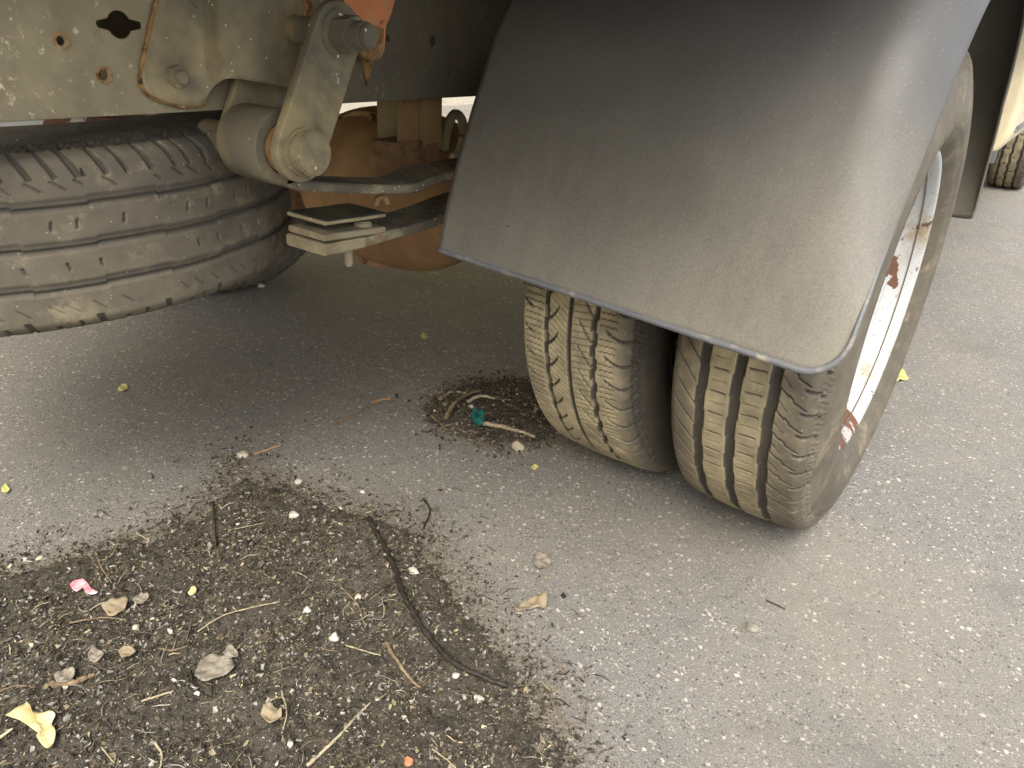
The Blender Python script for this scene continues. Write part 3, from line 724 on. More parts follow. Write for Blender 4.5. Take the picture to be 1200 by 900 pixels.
def spring():
    sp = empty('leaf_spring', (0, 0, 0), truck)
    xi, xo = -.652, -.578
    ye, ze = -.646, .578
    # eye: rolled end of the main leaf with a bush inside
    bm = bmesh.new(); n = 48
    rings = []
    for x, r in ((xi, .030), (xi, .0405), (xi+.003, .0425), (xo-.003, .0425), (xo, .0405), (xo, .0300), (xo-.012, .0290)):
        rings.append([bm.verts.new((x, ye+r*math.cos(2*math.pi*k/n), ze+r*math.sin(2*math.pi*k/n))) for k in range(n)])
    for a, b in zip(rings, rings[1:]):
        for k in range(n): bm.faces.new((a[k], a[(k+1) % n], b[(k+1) % n], b[k]))
    link('spring_eye', bm_mesh('spring_eye', bm, True, 40), M['bracket'], sp)
    part_rod('bush', (xi-.006, ye, ze), (xo+.012, ye, ze), .0285, M['rust'], sp, 32)
    top = [yz(px, py, xo) for px, py in ((352, 211), (400, 215), (460, 217), (490, 215), (512, 206), (540, 199))]
    main = [(ye+.004, ze-.0305)]+top+[(-.22, .520), (0, .500), (.25, .52), (.6, .585)]
    strip('leaf', main, xi, xo, .0125, M['leafsteel'], sp)
    t2 = [yz(px, py, xo) for px, py in ((384, 288), (428, 279), (460, 270), (490, 262), (520, 252))]
    strip('leaf', t2+[(-.25, .470), (0, .474), (.3, .47), (.5, .455)], xi-.002, xo, .0135, M['leafsteel'], sp)
    # tan mud-caked end of the helper leaf, spacer blocks on it
    a = yz(384, 288, xo+.001); b = yz(428, 279, xo+.001)
    strip('leaf_tip', [(a[0]-.003, a[1]+.0012), ((a[0]+b[0])/2, (a[1]+b[1])/2+.001), (b[0], b[1]+.0012)], xi-.004, xo+.0015, .0150, M['tan_steel'], sp)
    def block(name, c1, c2, th, m, xo_, xi_):
        p, q = yz(*c1, xo_), yz(*c2, xo_)
        strip(name, [p, ((p[0]+q[0])/2, (p[1]+q[1])/2), q], xi_, xo_, th, m, sp)
    block('spacer', (382, 276), (452, 266), .0085, M['tan_steel'], xo, xi)
    block('spacer', (382, 258.5), (452, 248.5), .0070, M['shim'], xo, xi)
    block('spacer', (382, 260.5), (452, 250.5), .0045, M['tan_steel'], xo+.0012, xi-.0012)
    y, z = yz(425, 268, -.60); part_rod('rubber_stop', (-.600, y, z-.012), (-.600, y, z+.012), .013, M['tan_steel'], sp, 16)
    y, z = yz(447, 240, -.60); bm = bmesh.new()
    for k in range(9):
        a1, a2 = math.pi*k/9, math.pi*(k+1)/9
        rod(bm, (-.60, y+.011*math.cos(a1), z+.011*math.sin(a1)), (-.60, y+.011*math.cos(a2), z+.011*math.sin(a2)), .0045, 8)
    link('clip', bm_mesh('clip', bm, True), M['rust'], sp)
    y, z = yz(408, 295, -.60); part_rod('bolt', (-.60, y, z-.020), (-.60, y, z+.012), .0062, M['tan_steel'], sp, 12)
    # U-bolts, pad and clamp at the axle
    for yy in (-.07, .07):
        bm = bmesh.new(); rod(bm, (xi-.008, yy, .30), (xi-.008, yy, .55), .008, 12); rod(bm, (xo+.008, yy, .30), (xo+.008, yy, .55), .008, 12); rod(bm, (xi-.008, yy, .545), (xo+.008, yy, .545), .008, 12)
        link('u_bolt', bm_mesh('u_bolt', bm, True), M['rust'], sp)
    part_box('spring_pad', (xi-.03, -.10, .425), (xo+.03, .10, .445), M['rust'], sp)
spring()
def orange_plate():
    x = XW+.022
    pts = [yz(px, py, x) for px, py in ((401, -8), (409, 14), (418, 16), (424, 24), (432, 42), (437, 50), (440, 62), (446, 66), (450, 58), (452, 30), (458, 16), (464, -8))]
    plate('rusty_gusset', pts, [], x-.008, x, M['orange'], truck, .002)
    x += .006
    pts = [yz(px, py, x) for px, py in ((434, 40), (441, 33), (449, 36), (448, 54), (447, 66), (436, 70), (424, 63), (427, 52))]
    plate('rusty_gusset', pts, [], x-.014, x, M['rustedge'], truck, .003)
    x = XW+.004
    pts = [yz(px, py, x) for px, py in ((424, 60), (438, 62), (437, 76), (431, 98), (428, 84))]
    plate('rust_scale', pts, [], x-.004, x, M['rustedge'], truck, .001)
orange_plate()

def axle():
    # tube with a banjo casing in the middle
    prof = [(-1.90, .055), (-1.45, .055), (-1.36, .060), (-1.28, .085), (-1.20, .140), (-1.12, .166), (-1.03, .172), (-.94, .166), (-.87, .140), (-.79, .085), (-.70, .060), (-.60, .055), (-.16, .055)]
    P = spline(prof, 120); th = np.linspace(0, 2*math.pi, 64, endpoint=False)
    t, x = np.meshgrid(th, P[:, 0], indexing='ij'); r = np.broadcast_to(P[:, 1], x.shape)
    yscale = 1.0
    V = np.stack([x, r*np.cos(t)*yscale, ZC+.012+r*np.sin(t)], -1).reshape(-1, 3)
    o = link('axle_casing', mesh_np('axle_casing', V, grid_faces(64, 120, True)), M['axle'], truck)
    # rear cover flange and dome
    cx, cz = -1.05, ZC+.012
    prof = spline([(-.060, .168), (-.075, .166), (-.078, .150), (-.110, .128), (-.150, .085), (-.168, .0005)], 40)
    t, yy = np.meshgrid(th, prof[:, 0], indexing='ij'); r = np.broadcast_to(prof[:, 1], yy.shape)
    V = np.stack([cx+r*np.cos(t), yy, cz+r*np.sin(t)], -1).reshape(-1, 3)
    link('cover', mesh_np('cover', V, grid_faces(64, 40, True)), M['axle'], o)
    bm = bmesh.new()
    for k in range(10):
        a = 2*math.pi*(k+.3)/10; rod(bm, (cx+.158*math.cos(a), -.088, cz+.158*math.sin(a)), (cx+.158*math.cos(a), -.070, cz+.158*math.sin(a)), .008, 6)
    c = link('cover_bolts', bm_mesh('cover_bolts', bm), M['rust'], o); c['kind'] = 'stuff'
    part_rod('drive_shaft', (cx, .12, cz+.01), (cx, 2.3, cz+.12), .04, M['axle'], truck)
    for xx in (-.52, -1.54):
        part_rod('brake_drum', (xx-.06, 0, ZC), (xx+.04, 0, ZC), .165, M['rust'], truck, 48, .006)
axle()
def hangers():
    # two upright straps with a rusty foot beside the rail, and the brake hose loop
    x = -.735
    def strap(pl, pr, top, bot, m):
        y0, z0 = yz(pl, bot, x); y1, _ = yz(pr, bot, x); z1 = .64
        part_box('strap', (x-.012, y0, z0), (x, y1, z1), m, truck, .0015)
    strap(471, 491, 110, 172, M['axle']); strap(494, 518, 110, 176, M['axle'])
    y0, zt = yz(459, 168, x+.004); y1, zb = yz(516, 196, x+.004); zt -= .0
    part_box('rusty_foot', (x-.05, y0, zb-.03), (x+.006, yz(494, 180, x)[0], zt), M['rust'], truck, .003)
    part_box('rusty_foot', (x-.05, yz(497, 180, x)[0], zb-.03), (x+.002, y1, zt-.006), M['rust'], truck, .003)
    P = [at(px, py, 0, -.80) for px, py in ((520, 175), (524, 150), (532, 134), (541, 140), (543, 160), (538, 178), (530, 185))]
    link('brake_hose', tube_mesh('brake_hose', spline(P, 40), .009, 10), M['dark'], truck)
    part_box('hose_bracket', (-.86, -.235, .49), (-.80, -.125, .598), M['dark'], truck, .006)
hangers()

# ------------------------------------------------------------------ body: bed, cargo box, cab
def body():
    yb, yf = -1.05, 2.58; xl, xr = 2*XC-.055, .055
    bed = empty('bed_floor', (0, 0, 0), truck); npl = 14; wpl = (xr-xl)/npl
    for k in range(npl): part_box('plank', (xl+k*wpl, yb, .945), (xl+(k+1)*wpl-.004, yf, .985), M['timber'], bed, .003)
    for k in range(9):
        y = yb+.06+k*.48; part_box('cross_beam', (xl+.05, y, .862), (xr-.05, y+.06, .9445), M['dark'], bed, .003)
    for x in (XW-.06, 2*XC-XW): part_box('cross_beam', (x, yb+.02, .8005), (x+.06, yf, .8615), M['dark'], bed, .003)
    box_ = empty('added_cargo_box', (0, 0, 0), truck)  # unseen box, added to shade the ground beside the truck
    for nm, lo, hi in (('side_panel', (xr-.03, yb, .9855), (xr, yf, 2.75)), ('side_panel', (xl, yb, .9855), (xl+.03, yf, 2.75)), ('front_panel', (xl+.0305, yf-.03, .9855), (xr-.0305, yf, 2.75)), ('roof', (xl, yb, 2.7505), (xr, yf, 2.79))):
        part_box(nm, lo, hi, M['boxpaint'], box_, .004)
    for s in (0, 1): part_box('rear_door', (xl+.032+s*1.04, yb, .9856), (xl+.032+s*1.04+1.032, yb+.03, 2.749), M['boxpaint'], box_, .004)
    for m_ in (XC-.55, XC+.55): part_box('lamp_cluster', (m_-.12+.0, yb-.02, .875), (m_+.12, yb+.02, .94), M['rust'], bed, .004)
body()
def boxes():
    # unseen casing on the centre line, added to block light under the truck
    part_box('added_gearbox', (XC-.2, 1.9, .42), (XC+.2, 2.9, .80), M['dark'], truck, .05)
    pass
boxes()
def cab():
    c = empty('cab', (0, 0, 0), truck)
    xr = -.080; xl = 2*XC+.080; y0, y1 = 2.62, 3.78
    # rounded lower section swept along Y
    sec = [(xr-.055, .340), (xr-.03, .360), (xr-.006, .410), (xr, .48), (xr-.004, .60), (xr-.02, .78), (xr-.025, 1.1), (xr-.06, 1.6), (xr-.16, 2.0), (xr-.30, 2.06)]
    S = spline(sec, 50); full = np.vstack([S, np.stack([2*XC-S[::-1, 0], S[::-1, 1]], -1)]); n = len(full)
    def sweep(name, ys, m, lo=0.0):
        bm = bmesh.new(); rings = []
        for y, ins in ys:
            rings.append([bm.verts.new((XC+(x-XC)*(1-ins), y, max(z, lo)-(ins*.5 if z > 1.9 else 0)+(ins*.4 if z < .6 else 0))) for x, z in full])
        for a, b in zip(rings, rings[1:]):
            for k in range(n): bm.faces.new((a[k], a[(k+1) % n], b[(k+1) % n], b[k]))
        bm.faces.new(rings[0]); bm.faces.new(rings[-1][::-1])
        return link(name, bm_mesh(name, bm, True, 40), m, c)
    sweep('cab_body', ((y0, .028), (y0+.008, .012), (y0+.03, .002), (y0+.06, 0), (y1, 0)), M['gold'])
    # door skin standing slightly proud, sill strip and a small reflector bracket
    part_box('door', (xr-.012, y0+.18, .50), (xr+.006, y1-.1, 1.05), M['gold'], c, .004)
    part_box('sill_strip', (xr-.012, y0+.10, .425), (xr+.008, y1-.1, .452), M['bead'], c, .004)
    part_box('window', (xr-.075, y0+.3, 1.12), (xr-.02, y1-.1, 1.55), M['glass'], c, .004)
    part_box('step_bracket', (xr-.075, y0+.02, .300), (xr-.035, y0+.06, .352), M['bead'], c, .003)
    part_box('front_body', (xl+.01, y1+.001, .86), (xr-.01, 5.15, 1.25), M['gold'], c, .05)
    part_box('bumper', (xl-.01, 5.16, .35), (xr+.01, 5.28, .60), M['dark'], c, .02)
    part_box('front_chassis', (XC-.40, 2.705, .62), (XC+.40, 5.15, .80), M['dark'], truck, .01)
cab()

# ------------------------------------------------------------------ loose dirt on the road
def soil_height(x, y, poly, amp, edge):
    sd = poly_sd(x, y, poly)+.034*fbm(x, y, 13, 5)
    m = np.clip(sd/edge+.25, 0, 1); m = m*m*(3-2*m)
    n = fbm(x, y, 22, 5, 2.0); n2 = fbm(x, y, 110, 3, 5.0)
    return m*(amp*.6+amp*.55*n+.0030*n2)-.0045*(1-m)+.0009*n2, m, sd
def soil(name, poly, amp, edge, step, pad):
    P = np.asarray(poly); lo = P.min(0)-pad; hi = P.max(0)+pad
    xs = np.arange(lo[0], hi[0], step); ys = np.arange(lo[1], hi[1], step)
    X, Y = np.meshgrid(xs, ys, indexing='ij'); Z, m, sd = soil_height(X, Y, poly, amp, edge)
    keep = (m > .0)
    me = mesh_np(name, np.stack([X, Y, Z], -1).reshape(-1, 3), grid_faces(len(xs), len(ys)))
    # drop the faces that lie wholly under the road
    bm = bmesh.new(); bm.from_mesh(me); bm.verts.ensure_lookup_table()
    fl = keep.ravel(); dead = [f for f in bm.faces if not any(fl[v.index] for v in f.verts)]
    bmesh.ops.delete(bm, geom=dead, context='FACES'); bm.to_mesh(me); bm.free()
    link(name, me, M['soil'], kind='structure')
    from_grid = (xs, ys, Z)
    def h(x, y):
        i = np.clip(((x-xs[0])/step).astype(int), 0, len(xs)-1); j = np.clip(((y-ys[0])/step).astype(int), 0, len(ys)-1)
        inb = (x > xs[0]) & (x < xs[-1]) & (y > ys[0]) & (y < ys[-1])
        return np.where(inb, np.maximum(Z[i, j], 0), 0)
    return h
h_pile = soil('soil_patch', PILE, .011, .085, .0042, .05)
h_heap = soil('dirt_heap', HEAP, .012, .06, .0042, .04)
def hgt(x, y):
    x = np.atleast_1d(np.asarray(x, float)); y = np.atleast_1d(np.asarray(y, float))
    return np.maximum(h_pile(x, y), h_heap(x, y))

BITC = [('humus_bits', (.042, .036, .028)), ('brown_bits', (.10, .082, .055)), ('tan_bits', (.22, .185, .12)), ('straw_bits', (.36, .30, .20)), ('grey_bits', (.25, .235, .21)), ('pale_bits', (.50, .46, .38))]
bitm = [plain(n, c, .9, .35, 90, .15) for n, c in BITC]
def chip_shape(k):
    n = 5+k % 3; a = np.sort(rng.random(n))*2*math.pi; r = .5*(.55+.6*rng.random(n))
    top = np.stack([r*np.cos(a), r*np.sin(a)*(.35+.6*rng.random()), .10+.14*rng.normal(0, 1, n)*.6], -1)
    bot = top*np.array([.92, .92, 1])-np.array([0, 0, .16]); V = np.concatenate([top, bot]); F = []
    for i in range(1, n-1): F += [(0, i, i+1), (n, n+i+1, n+i)]
    for i in range(n):
        j = (i+1) % n; F += [(i, n+i, n+j), (i, n+j, j)]
    return V, np.array(F)
def grain_shape(k):
    V = np.array([(1, 0, 0), (-1, 0, 0), (0, 1, 0), (0, -1, 0), (0, 0, 1), (0, 0, -1)], float)*.5
    V = V*(.5+.7*rng.random((6, 1)))*np.array([1, .8, .62])+rng.normal(0, .07, (6, 3))
    return V, np.array([(0, 2, 4), (2, 1, 4), (1, 3, 4), (3, 0, 4), (2, 0, 5), (1, 2, 5), (3, 1, 5), (0, 3, 5)])
def fibre_shape(k):
    n = 6; t = np.linspace(-.5, .5, n); c = rng.normal(0, .5); c2 = rng.normal(0, .5)
    P = np.stack([t, c*(t**2-.08)+c2*t**3, .06*np.sin(t*9+k)*rng.random()], -1)
    V, F = tube_np(P, np.array([.012, .018, .02, .02, .016, .008])*(1+rng.random()), 3)
    T = []
    for f in F:
        u = list(dict.fromkeys(f)); T.append(tuple(u[:3]))
        if len(u) == 4: T.append((u[0], u[2], u[3]))
    return V, np.array(T)
SHAPES = {'chip': [chip_shape(k) for k in range(26)], 'grain': [grain_shape(k) for k in range(16)], 'fibre': [fibre_shape(k) for k in range(26)]}
def scatter(name, kind, x, y, size, mi, tilt, lift=.0):
    order = rng.integers(0, len(SHAPES[kind]), len(x)); Vs, Fs, Ms = [], [], []; base = 0
    z0 = hgt(x, y)
    for s, (V, F) in enumerate(SHAPES[kind]):
        k = np.where(order == s)[0]
        if not len(k): continue
        n = len(k); az = rng.random(n)*2*math.pi; tx = rng.normal(0, tilt, n); ty = rng.normal(0, tilt, n)
        ca, sa = np.cos(az), np.sin(az); zc, zs = np.zeros(n), np.ones(n)
        Rz = np.stack([np.stack([ca, -sa, zc], -1), np.stack([sa, ca, zc], -1), np.stack([zc, zc, zs], -1)], 1)
        cx, sx = np.cos(tx), np.sin(tx); Rx = np.stack([np.stack([zs, zc, zc], -1), np.stack([zc, cx, -sx], -1), np.stack([zc, sx, cx], -1)], 1)
        cy, sy = np.cos(ty), np.sin(ty); Ry = np.stack([np.stack([cy, zc, sy], -1), np.stack([zc, zs, zc], -1), np.stack([-sy, zc, cy], -1)], 1)
        Mx = Rz @ Rx @ Ry
        P = np.einsum('nij,vj->nvi', Mx, V)*size[k][:, None, None]
        low = P[:, :, 2].min(1); P[:, :, 2] += (z0[k]-np.where(z0[k] > .001, low*.45, low)-.0004+lift)[:, None]
        P[:, :, 0] += x[k][:, None]; P[:, :, 1] += y[k][:, None]
        Vs.append(P.reshape(-1, 3)); Fs.append((F[None]+base+(np.arange(n)*len(V))[:, None, None]).reshape(-1, 3)); Ms.append(np.repeat(mi[k], len(F)))
        base += n*len(V)
    me = mesh_np(name, np.concatenate(Vs), np.concatenate(Fs), kind != 'chip', np.concatenate(Ms))
    for m in bitm: me.materials.append(m)
    o = link(name, me, kind='stuff'); return o
def sample(poly, n, pad, soft_, gain=1.0):
    P = np.asarray(poly); lo = P.min(0)-pad; hi = P.max(0)+pad; xs, ys = [], []; got = 0
    while got < n:
        x = lo[0]+(hi[0]-lo[0])*rng.random(6000); y = lo[1]+(hi[1]-lo[1])*rng.random(6000)
        sd = poly_sd(x, y, poly)
        clump = np.array([mnoise.noise(Vector((a*14, b*14, 9))) for a, b in zip(x, y)])
        pr = np.clip(np.where(sd > 0, .55+sd*4, .55*np.exp(sd/soft_)), 0, 1)*np.clip(.75+gain*clump, .1, 1.3)
        k = rng.random(6000) < pr; xs.append(x[k]); ys.append(y[k]); got += k.sum()
    return np.concatenate(xs)[:n], np.concatenate(ys)[:n]
def litter():
    def mi(n, p): return rng.choice(6, n, p=p)
    n = 52000; x, y = sample(PILE, n, .14, .035); scatter('soil_crumbs', 'grain', x, y, .0010+.0036*rng.random(n)**2.6, mi(n, (.48, .29, .09, .01, .12, .01)), .6)
    n = 36000; x, y = sample(PILE, n, .14, .030); scatter('leaf_litter', 'chip', x, y, .0022+.0080*rng.random(n)**3, mi(n, (.46, .27, .09, .02, .15, .01)), .42)
    n = 6500; x, y = sample(PILE, n, .14, .035); scatter('plant_fibres', 'fibre', x, y, .004+.026*rng.random(n)**3.2, mi(n, (.40, .36, .13, .04, .05, .02)), .20, .0012)
    n = 5000; x, y = sample(HEAP, n, .06, .02); scatter('heap_crumbs', 'grain', x, y, .0012+.0032*rng.random(n)**2, mi(n, (.55, .28, .08, .02, .05, .02)), .6)
    n = 2400; x, y = sample(HEAP, n, .06, .02); scatter('heap_litter', 'chip', x, y, .003+.010*rng.random(n)**2.5, mi(n, (.36, .36, .17, .06, .03, .02)), .4)
    n = 1300; x, y = sample(HEAP, n, .06, .02); scatter('heap_fibres', 'fibre', x, y, .006+.022*rng.random(n)**2.5, mi(n, (.26, .36, .24, .08, .04, .02)), .25, .001)
    # grit strewn over the open road
    n = 5200; x = -1.9+2.5*rng.random(n); y = -1.15+2.1*rng.random(n)
    scatter('road_grit', 'grain', x, y, .0009+.0030*rng.random(n)**4, mi(n, (.14, .18, .2, .06, .26, .16)), .6)
    # dust crumbs swept along the edge of the dirt
    n = 16000; x, y = sample(PILE, n, .32, .10, .8); scatter('swept_grit', 'grain', x, y, .0008+.0022*rng.random(n)**2.4, mi(n, (.10, .22, .28, .05, .29, .06)), .6)
    n = 900; x, y = sample(PILE, n, .25, .06, .6); scatter('swept_chips', 'chip', x, y, .002+.006*rng.random(n)**3, mi(n, (.26, .30, .22, .07, .10, .05)), .3)
litter()

# ------------------------------------------------------------------ single bits one can point at
def gp(px, py, up=0.0):
    z = 0.0
    for _ in range(3):
        p = gnd(px, py, z); z = float(hgt(p[0], p[1])[0])
    return Vector((p[0], p[1], z+up))
def axes_of(p1, p2):
    d = p2-p1; d.z = 0; L = d.length; return math.atan2(d.y, d.x), L
_mats = {}
def cm(name, col, rough=.85, second=None, sc=60, var=.25):
    if name not in _mats: _mats[name] = plain(name, col, rough, var, sc, .25, second)
    return _mats[name]
def stone(px, py, wpx, m, label, cat='pebble', name='pebble', flat=.55, group=None, elong=.8, az=None):
    c = gp(px, py); q = gp(px+wpx/2, py); s = (q-c).length
    bm = bmesh.new(); bmesh.ops.create_icosphere(bm, subdivisions=3, radius=1)
    sd = rng.random(3)*50
    for v in bm.verts:
        d = v.co.normalized(); n = mnoise.noise(d*1.1+Vector(sd))*.38+mnoise.noise(d*2.6+Vector(sd))*.20
        f = 1+n; v.co = Vector((d.x*f, d.y*f*elong, d.z*f*flat))
        # broken facets
        for k in range(3):
            pl = Vector((math.sin(sd[0]+k*2.1), math.cos(sd[1]+k*1.7), .5)).normalized(); e = v.co.dot(pl)-.62
            if e > 0: v.co -= pl*e*.8
    me = bm_mesh(name, bm, True, 50); me.transform(Matrix.Scale(s, 4))
    o = link(name, me, m, None, c+Vector((0, 0, s*flat*.45))); o.rotation_euler.z = random.random()*6.28 if az is None else az
    return tag(o, label, cat, group)
def stick(pts, rpx, m, label, cat='twig', name='twig', up=.003, taper=.6, group=None, arch=0.0, jit=.10, fork=None):
    P = [gp(*q, up) for q in pts]; c = sum(P, Vector())/len(P); c.z = min(p.z for p in P)
    s = (gp(pts[0][0]+1, pts[0][1])-gp(*pts[0])).length
    A = spline([tuple(p-c) for p in P], max(14, 7*len(P))); n = len(A)
    A[:, 2] += arch*np.sin(np.linspace(0, math.pi, n)); A += rng.normal(0, rpx*s*.10, A.shape)
    rpx = rpx if rpx > 3.05 else rpx*.66
    r = np.linspace(1, taper, n)*rpx*s*(1+.10*rng.normal(0, 1, n))
    o = link(name, tube_mesh(name, A, r, 7, jit), m, None, c)
    return tag(o, label, cat, group)
def leaf(outline, m, label, cat='leaf', name='leaf', curl=.006, th=.0006, fold=None, up=.0015, group=None, stalk=None):
    """outline in photo pixels, laid on the ground, curled up at the rim"""
    P = [gp(*q) for q in outline]; c = sum(P, Vector())/len(P); zb = float(np.median([p.z for p in P]))
    pts = spline([tuple(p) for p in P+[P[0]]], 5*len(P)+1)[:-1]-np.array([c.x, c.y, 0])
    R_max = np.linalg.norm(pts[:, :2], axis=1).max(); n = len(pts); sd = rng.random()*60
    V = [(0, 0, 0)]; F = []; rings = 5
    for k in range(1, rings+1):
        t = k/rings
        for p in pts:
            x, y = p[0]*t, p[1]*t; rr = math.hypot(x, y)/R_max
            z = curl*rr**2*(.6+.8*mnoise.noise(Vector((x/R_max*1.4, y/R_max*1.4, sd))))+curl*.6*mnoise.noise(Vector((x/R_max*2.5, y/R_max*2.5, sd+9)))
            V.append((x, y, z))
    for i in range(n): F.append((0, 1+i, 1+(i+1) % n))
    for k in range(rings-1):
        a = 1+k*n; b = a+n
        for i in range(n): F.append((a+i, b+i, b+(i+1) % n, a+(i+1) % n))
    me = bpy.data.meshes.new(name); zmin = min(v[2] for v in V); me.from_pydata([(v[0], v[1], v[2]-zmin) for v in V], [], F)
    for p in me.polygons: p.use_smooth = True
    o = link(name, me, m, None, Vector((c.x, c.y, zb+up))); md = o.modifiers.new('thick', 'SOLIDIFY'); md.thickness = th; md.offset = 1
    tag(o, label, cat, group)
    if stalk:
        A = spline([tuple(gp(*q, up+.001)-o.location) for q in stalk], 14)
        s = (gp(outline[0][0]+1, outline[0][1])-gp(*outline[0])).length
        link('stalk', tube_mesh('stalk', A, np.linspace(1.3, 2.2, 14)*s, 7), cm('leaf_stalk', (.60, .50, .30)), o)
    return o
Y_LEAF = cm('yellow_leaf', (.58, .47, .19), .75, (.66, .58, .33), 50)
DRY = cm('dry_leaf', (.34, .285, .19), .85, (.24, .19, .12), 60)
GREYL = cm('grey_dead_leaf', (.17, .15, .118), .9, (.28, .25, .195), 90)
WHITE = cm('white_stone', (.44, .41, .34), .85, (.62, .59, .52), 140)
BUFF = cm('buff_stone', (.44, .39, .30), .85)
GREY = cm('grey_stone', (.17, .165, .14), .92, (.27, .26, .22), 110)
BARK = cm('dark_bark', (.016, .014, .012), .6, (.040, .033, .026), 120)
TWIG = cm('brown_twig', (.15, .105, .065), .85, (.24, .18, .11), 90)
STRAW = cm('dry_straw', (.30, .245, .155), .85, (.40, .34, .23), 120)
REDW = cm('reddish_twig', (.36, .19, .09), .8, (.45, .30, .17), 80)
PINK = cm('pink_petal', (.74, .13, .20), .6, (.80, .62, .62), 45)
TEAL = cm('teal_plastic', (.012, .11, .10), .35, (.02, .18, .16), 80)
LIME = cm('yellow_green_leaf', (.52, .50, .10), .7, (.66, .62, .28), 60)
BRICK = cm('orange_brick', (.48, .20, .10), .9)

leaf([(11, 852), (22, 846), (33, 838), (36, 833), (40, 840), (50, 842), (60, 839), (67, 845), (62, 854), (67, 863), (65, 875), (59, 886), (52, 881), (46, 872), (50, 866), (41, 860), (28, 856)], Y_LEAF, 'curled yellow dead leaf with pale stalk at lower left', curl=.012, stalk=[(16, 857), (4, 867), (-14, 878)], up=.004)
leaf([(84, 693), (92, 685), (100, 685), (108, 692), (117, 701), (106, 702), (98, 694), (90, 697)], PINK, 'bright pink fallen petal on the dark soil', 'petal', 'petal', .008, up=.004)
leaf([(230, 792), (238, 778), (252, 772), (264, 770), (272, 776), (276, 788), (262, 795), (246, 803), (232, 800)], GREYL, 'flat grey brown leaf scrap amid the soil below the pink petal', curl=.006, up=.004)
leaf([(262, 772), (270, 764), (278, 768), (280, 778), (272, 781)], GREYL, 'small upturned scrap on the edge of the flat grey leaf', curl=.006, up=.009)
leaf([(598, 718), (612, 710), (630, 703), (640, 707), (638, 715), (622, 717), (604, 721)], DRY, 'rolled tan leaf scrap on the asphalt right of the bent black root', curl=.016, up=.001)
leaf([(625, 660), (631, 650), (641, 654), (645, 661), (638, 668), (629, 671)], GREYL, 'grey dead leaf on the asphalt above the rolled tan scrap', curl=.010, up=.001)
leaf([(138, 457), (144, 451), (150, 453), (148, 459), (141, 460)], LIME, 'tiny yellow leaf on the asphalt below the spare wheel', curl=.006, up=.001)
leaf([(2, 574), (8, 570), (12, 575), (8, 580), (3, 579)], LIME, 'tiny bright yellow leaf on the asphalt at the left edge', curl=.005, up=.001)
leaf([(492, 394), (497, 391), (501, 395), (497, 399)], LIME, 'tiny pale leaf in the shade between spare wheel and rear wheels', curl=.004, up=.001)
leaf([(622, 549), (627, 546), (631, 549), (626, 552)], LIME, 'tiny yellow green leaf just left of the inner tyre foot', curl=.004, up=.001)
leaf([(221, 697), (226, 692), (231, 696), (228, 701), (222, 701)], Y_LEAF, 'small yellow scrap on the soil right of the pink petal', curl=.004, up=.004)
leaf([(1044, 444), (1050, 437), (1058, 438), (1064, 446), (1056, 448), (1049, 450)], LIME, 'yellow green leaf with reddish stalk beyond the outer tyre', curl=.012, up=.003, stalk=[(1048, 446), (1042, 450), (1036, 453)])
leaf([(140, 770), (150, 762), (160, 766), (157, 774), (146, 778)], DRY, 'tan curled leaf scrap near the left middle of the soil', curl=.007, up=.004)
leaf([(104, 772), (112, 763), (122, 768), (118, 777), (108, 780)], GREYL, 'grey leaf scrap left of the tan curled scrap', curl=.006, up=.004)
leaf([(64, 796), (76, 789), (90, 793), (84, 803), (70, 806)], GREYL, 'grey leaf scrap above the yellow dead leaf', curl=.006, up=.004)
leaf([(306, 842), (314, 832), (328, 836), (330, 848), (316, 851)], DRY, 'pale dry leaf scrap below the flat grey leaf', curl=.008, up=.004)
leaf([(120, 716), (134, 706), (150, 704), (146, 716), (130, 724)], DRY, 'pale papery leaf scrap just right below the pink petal', curl=.006, up=.004)
leaf([(155, 705), (168, 699), (176, 704), (166, 712)], GREYL, 'grey papery scrap beside the pale papery leaf', curl=.006, up=.004)
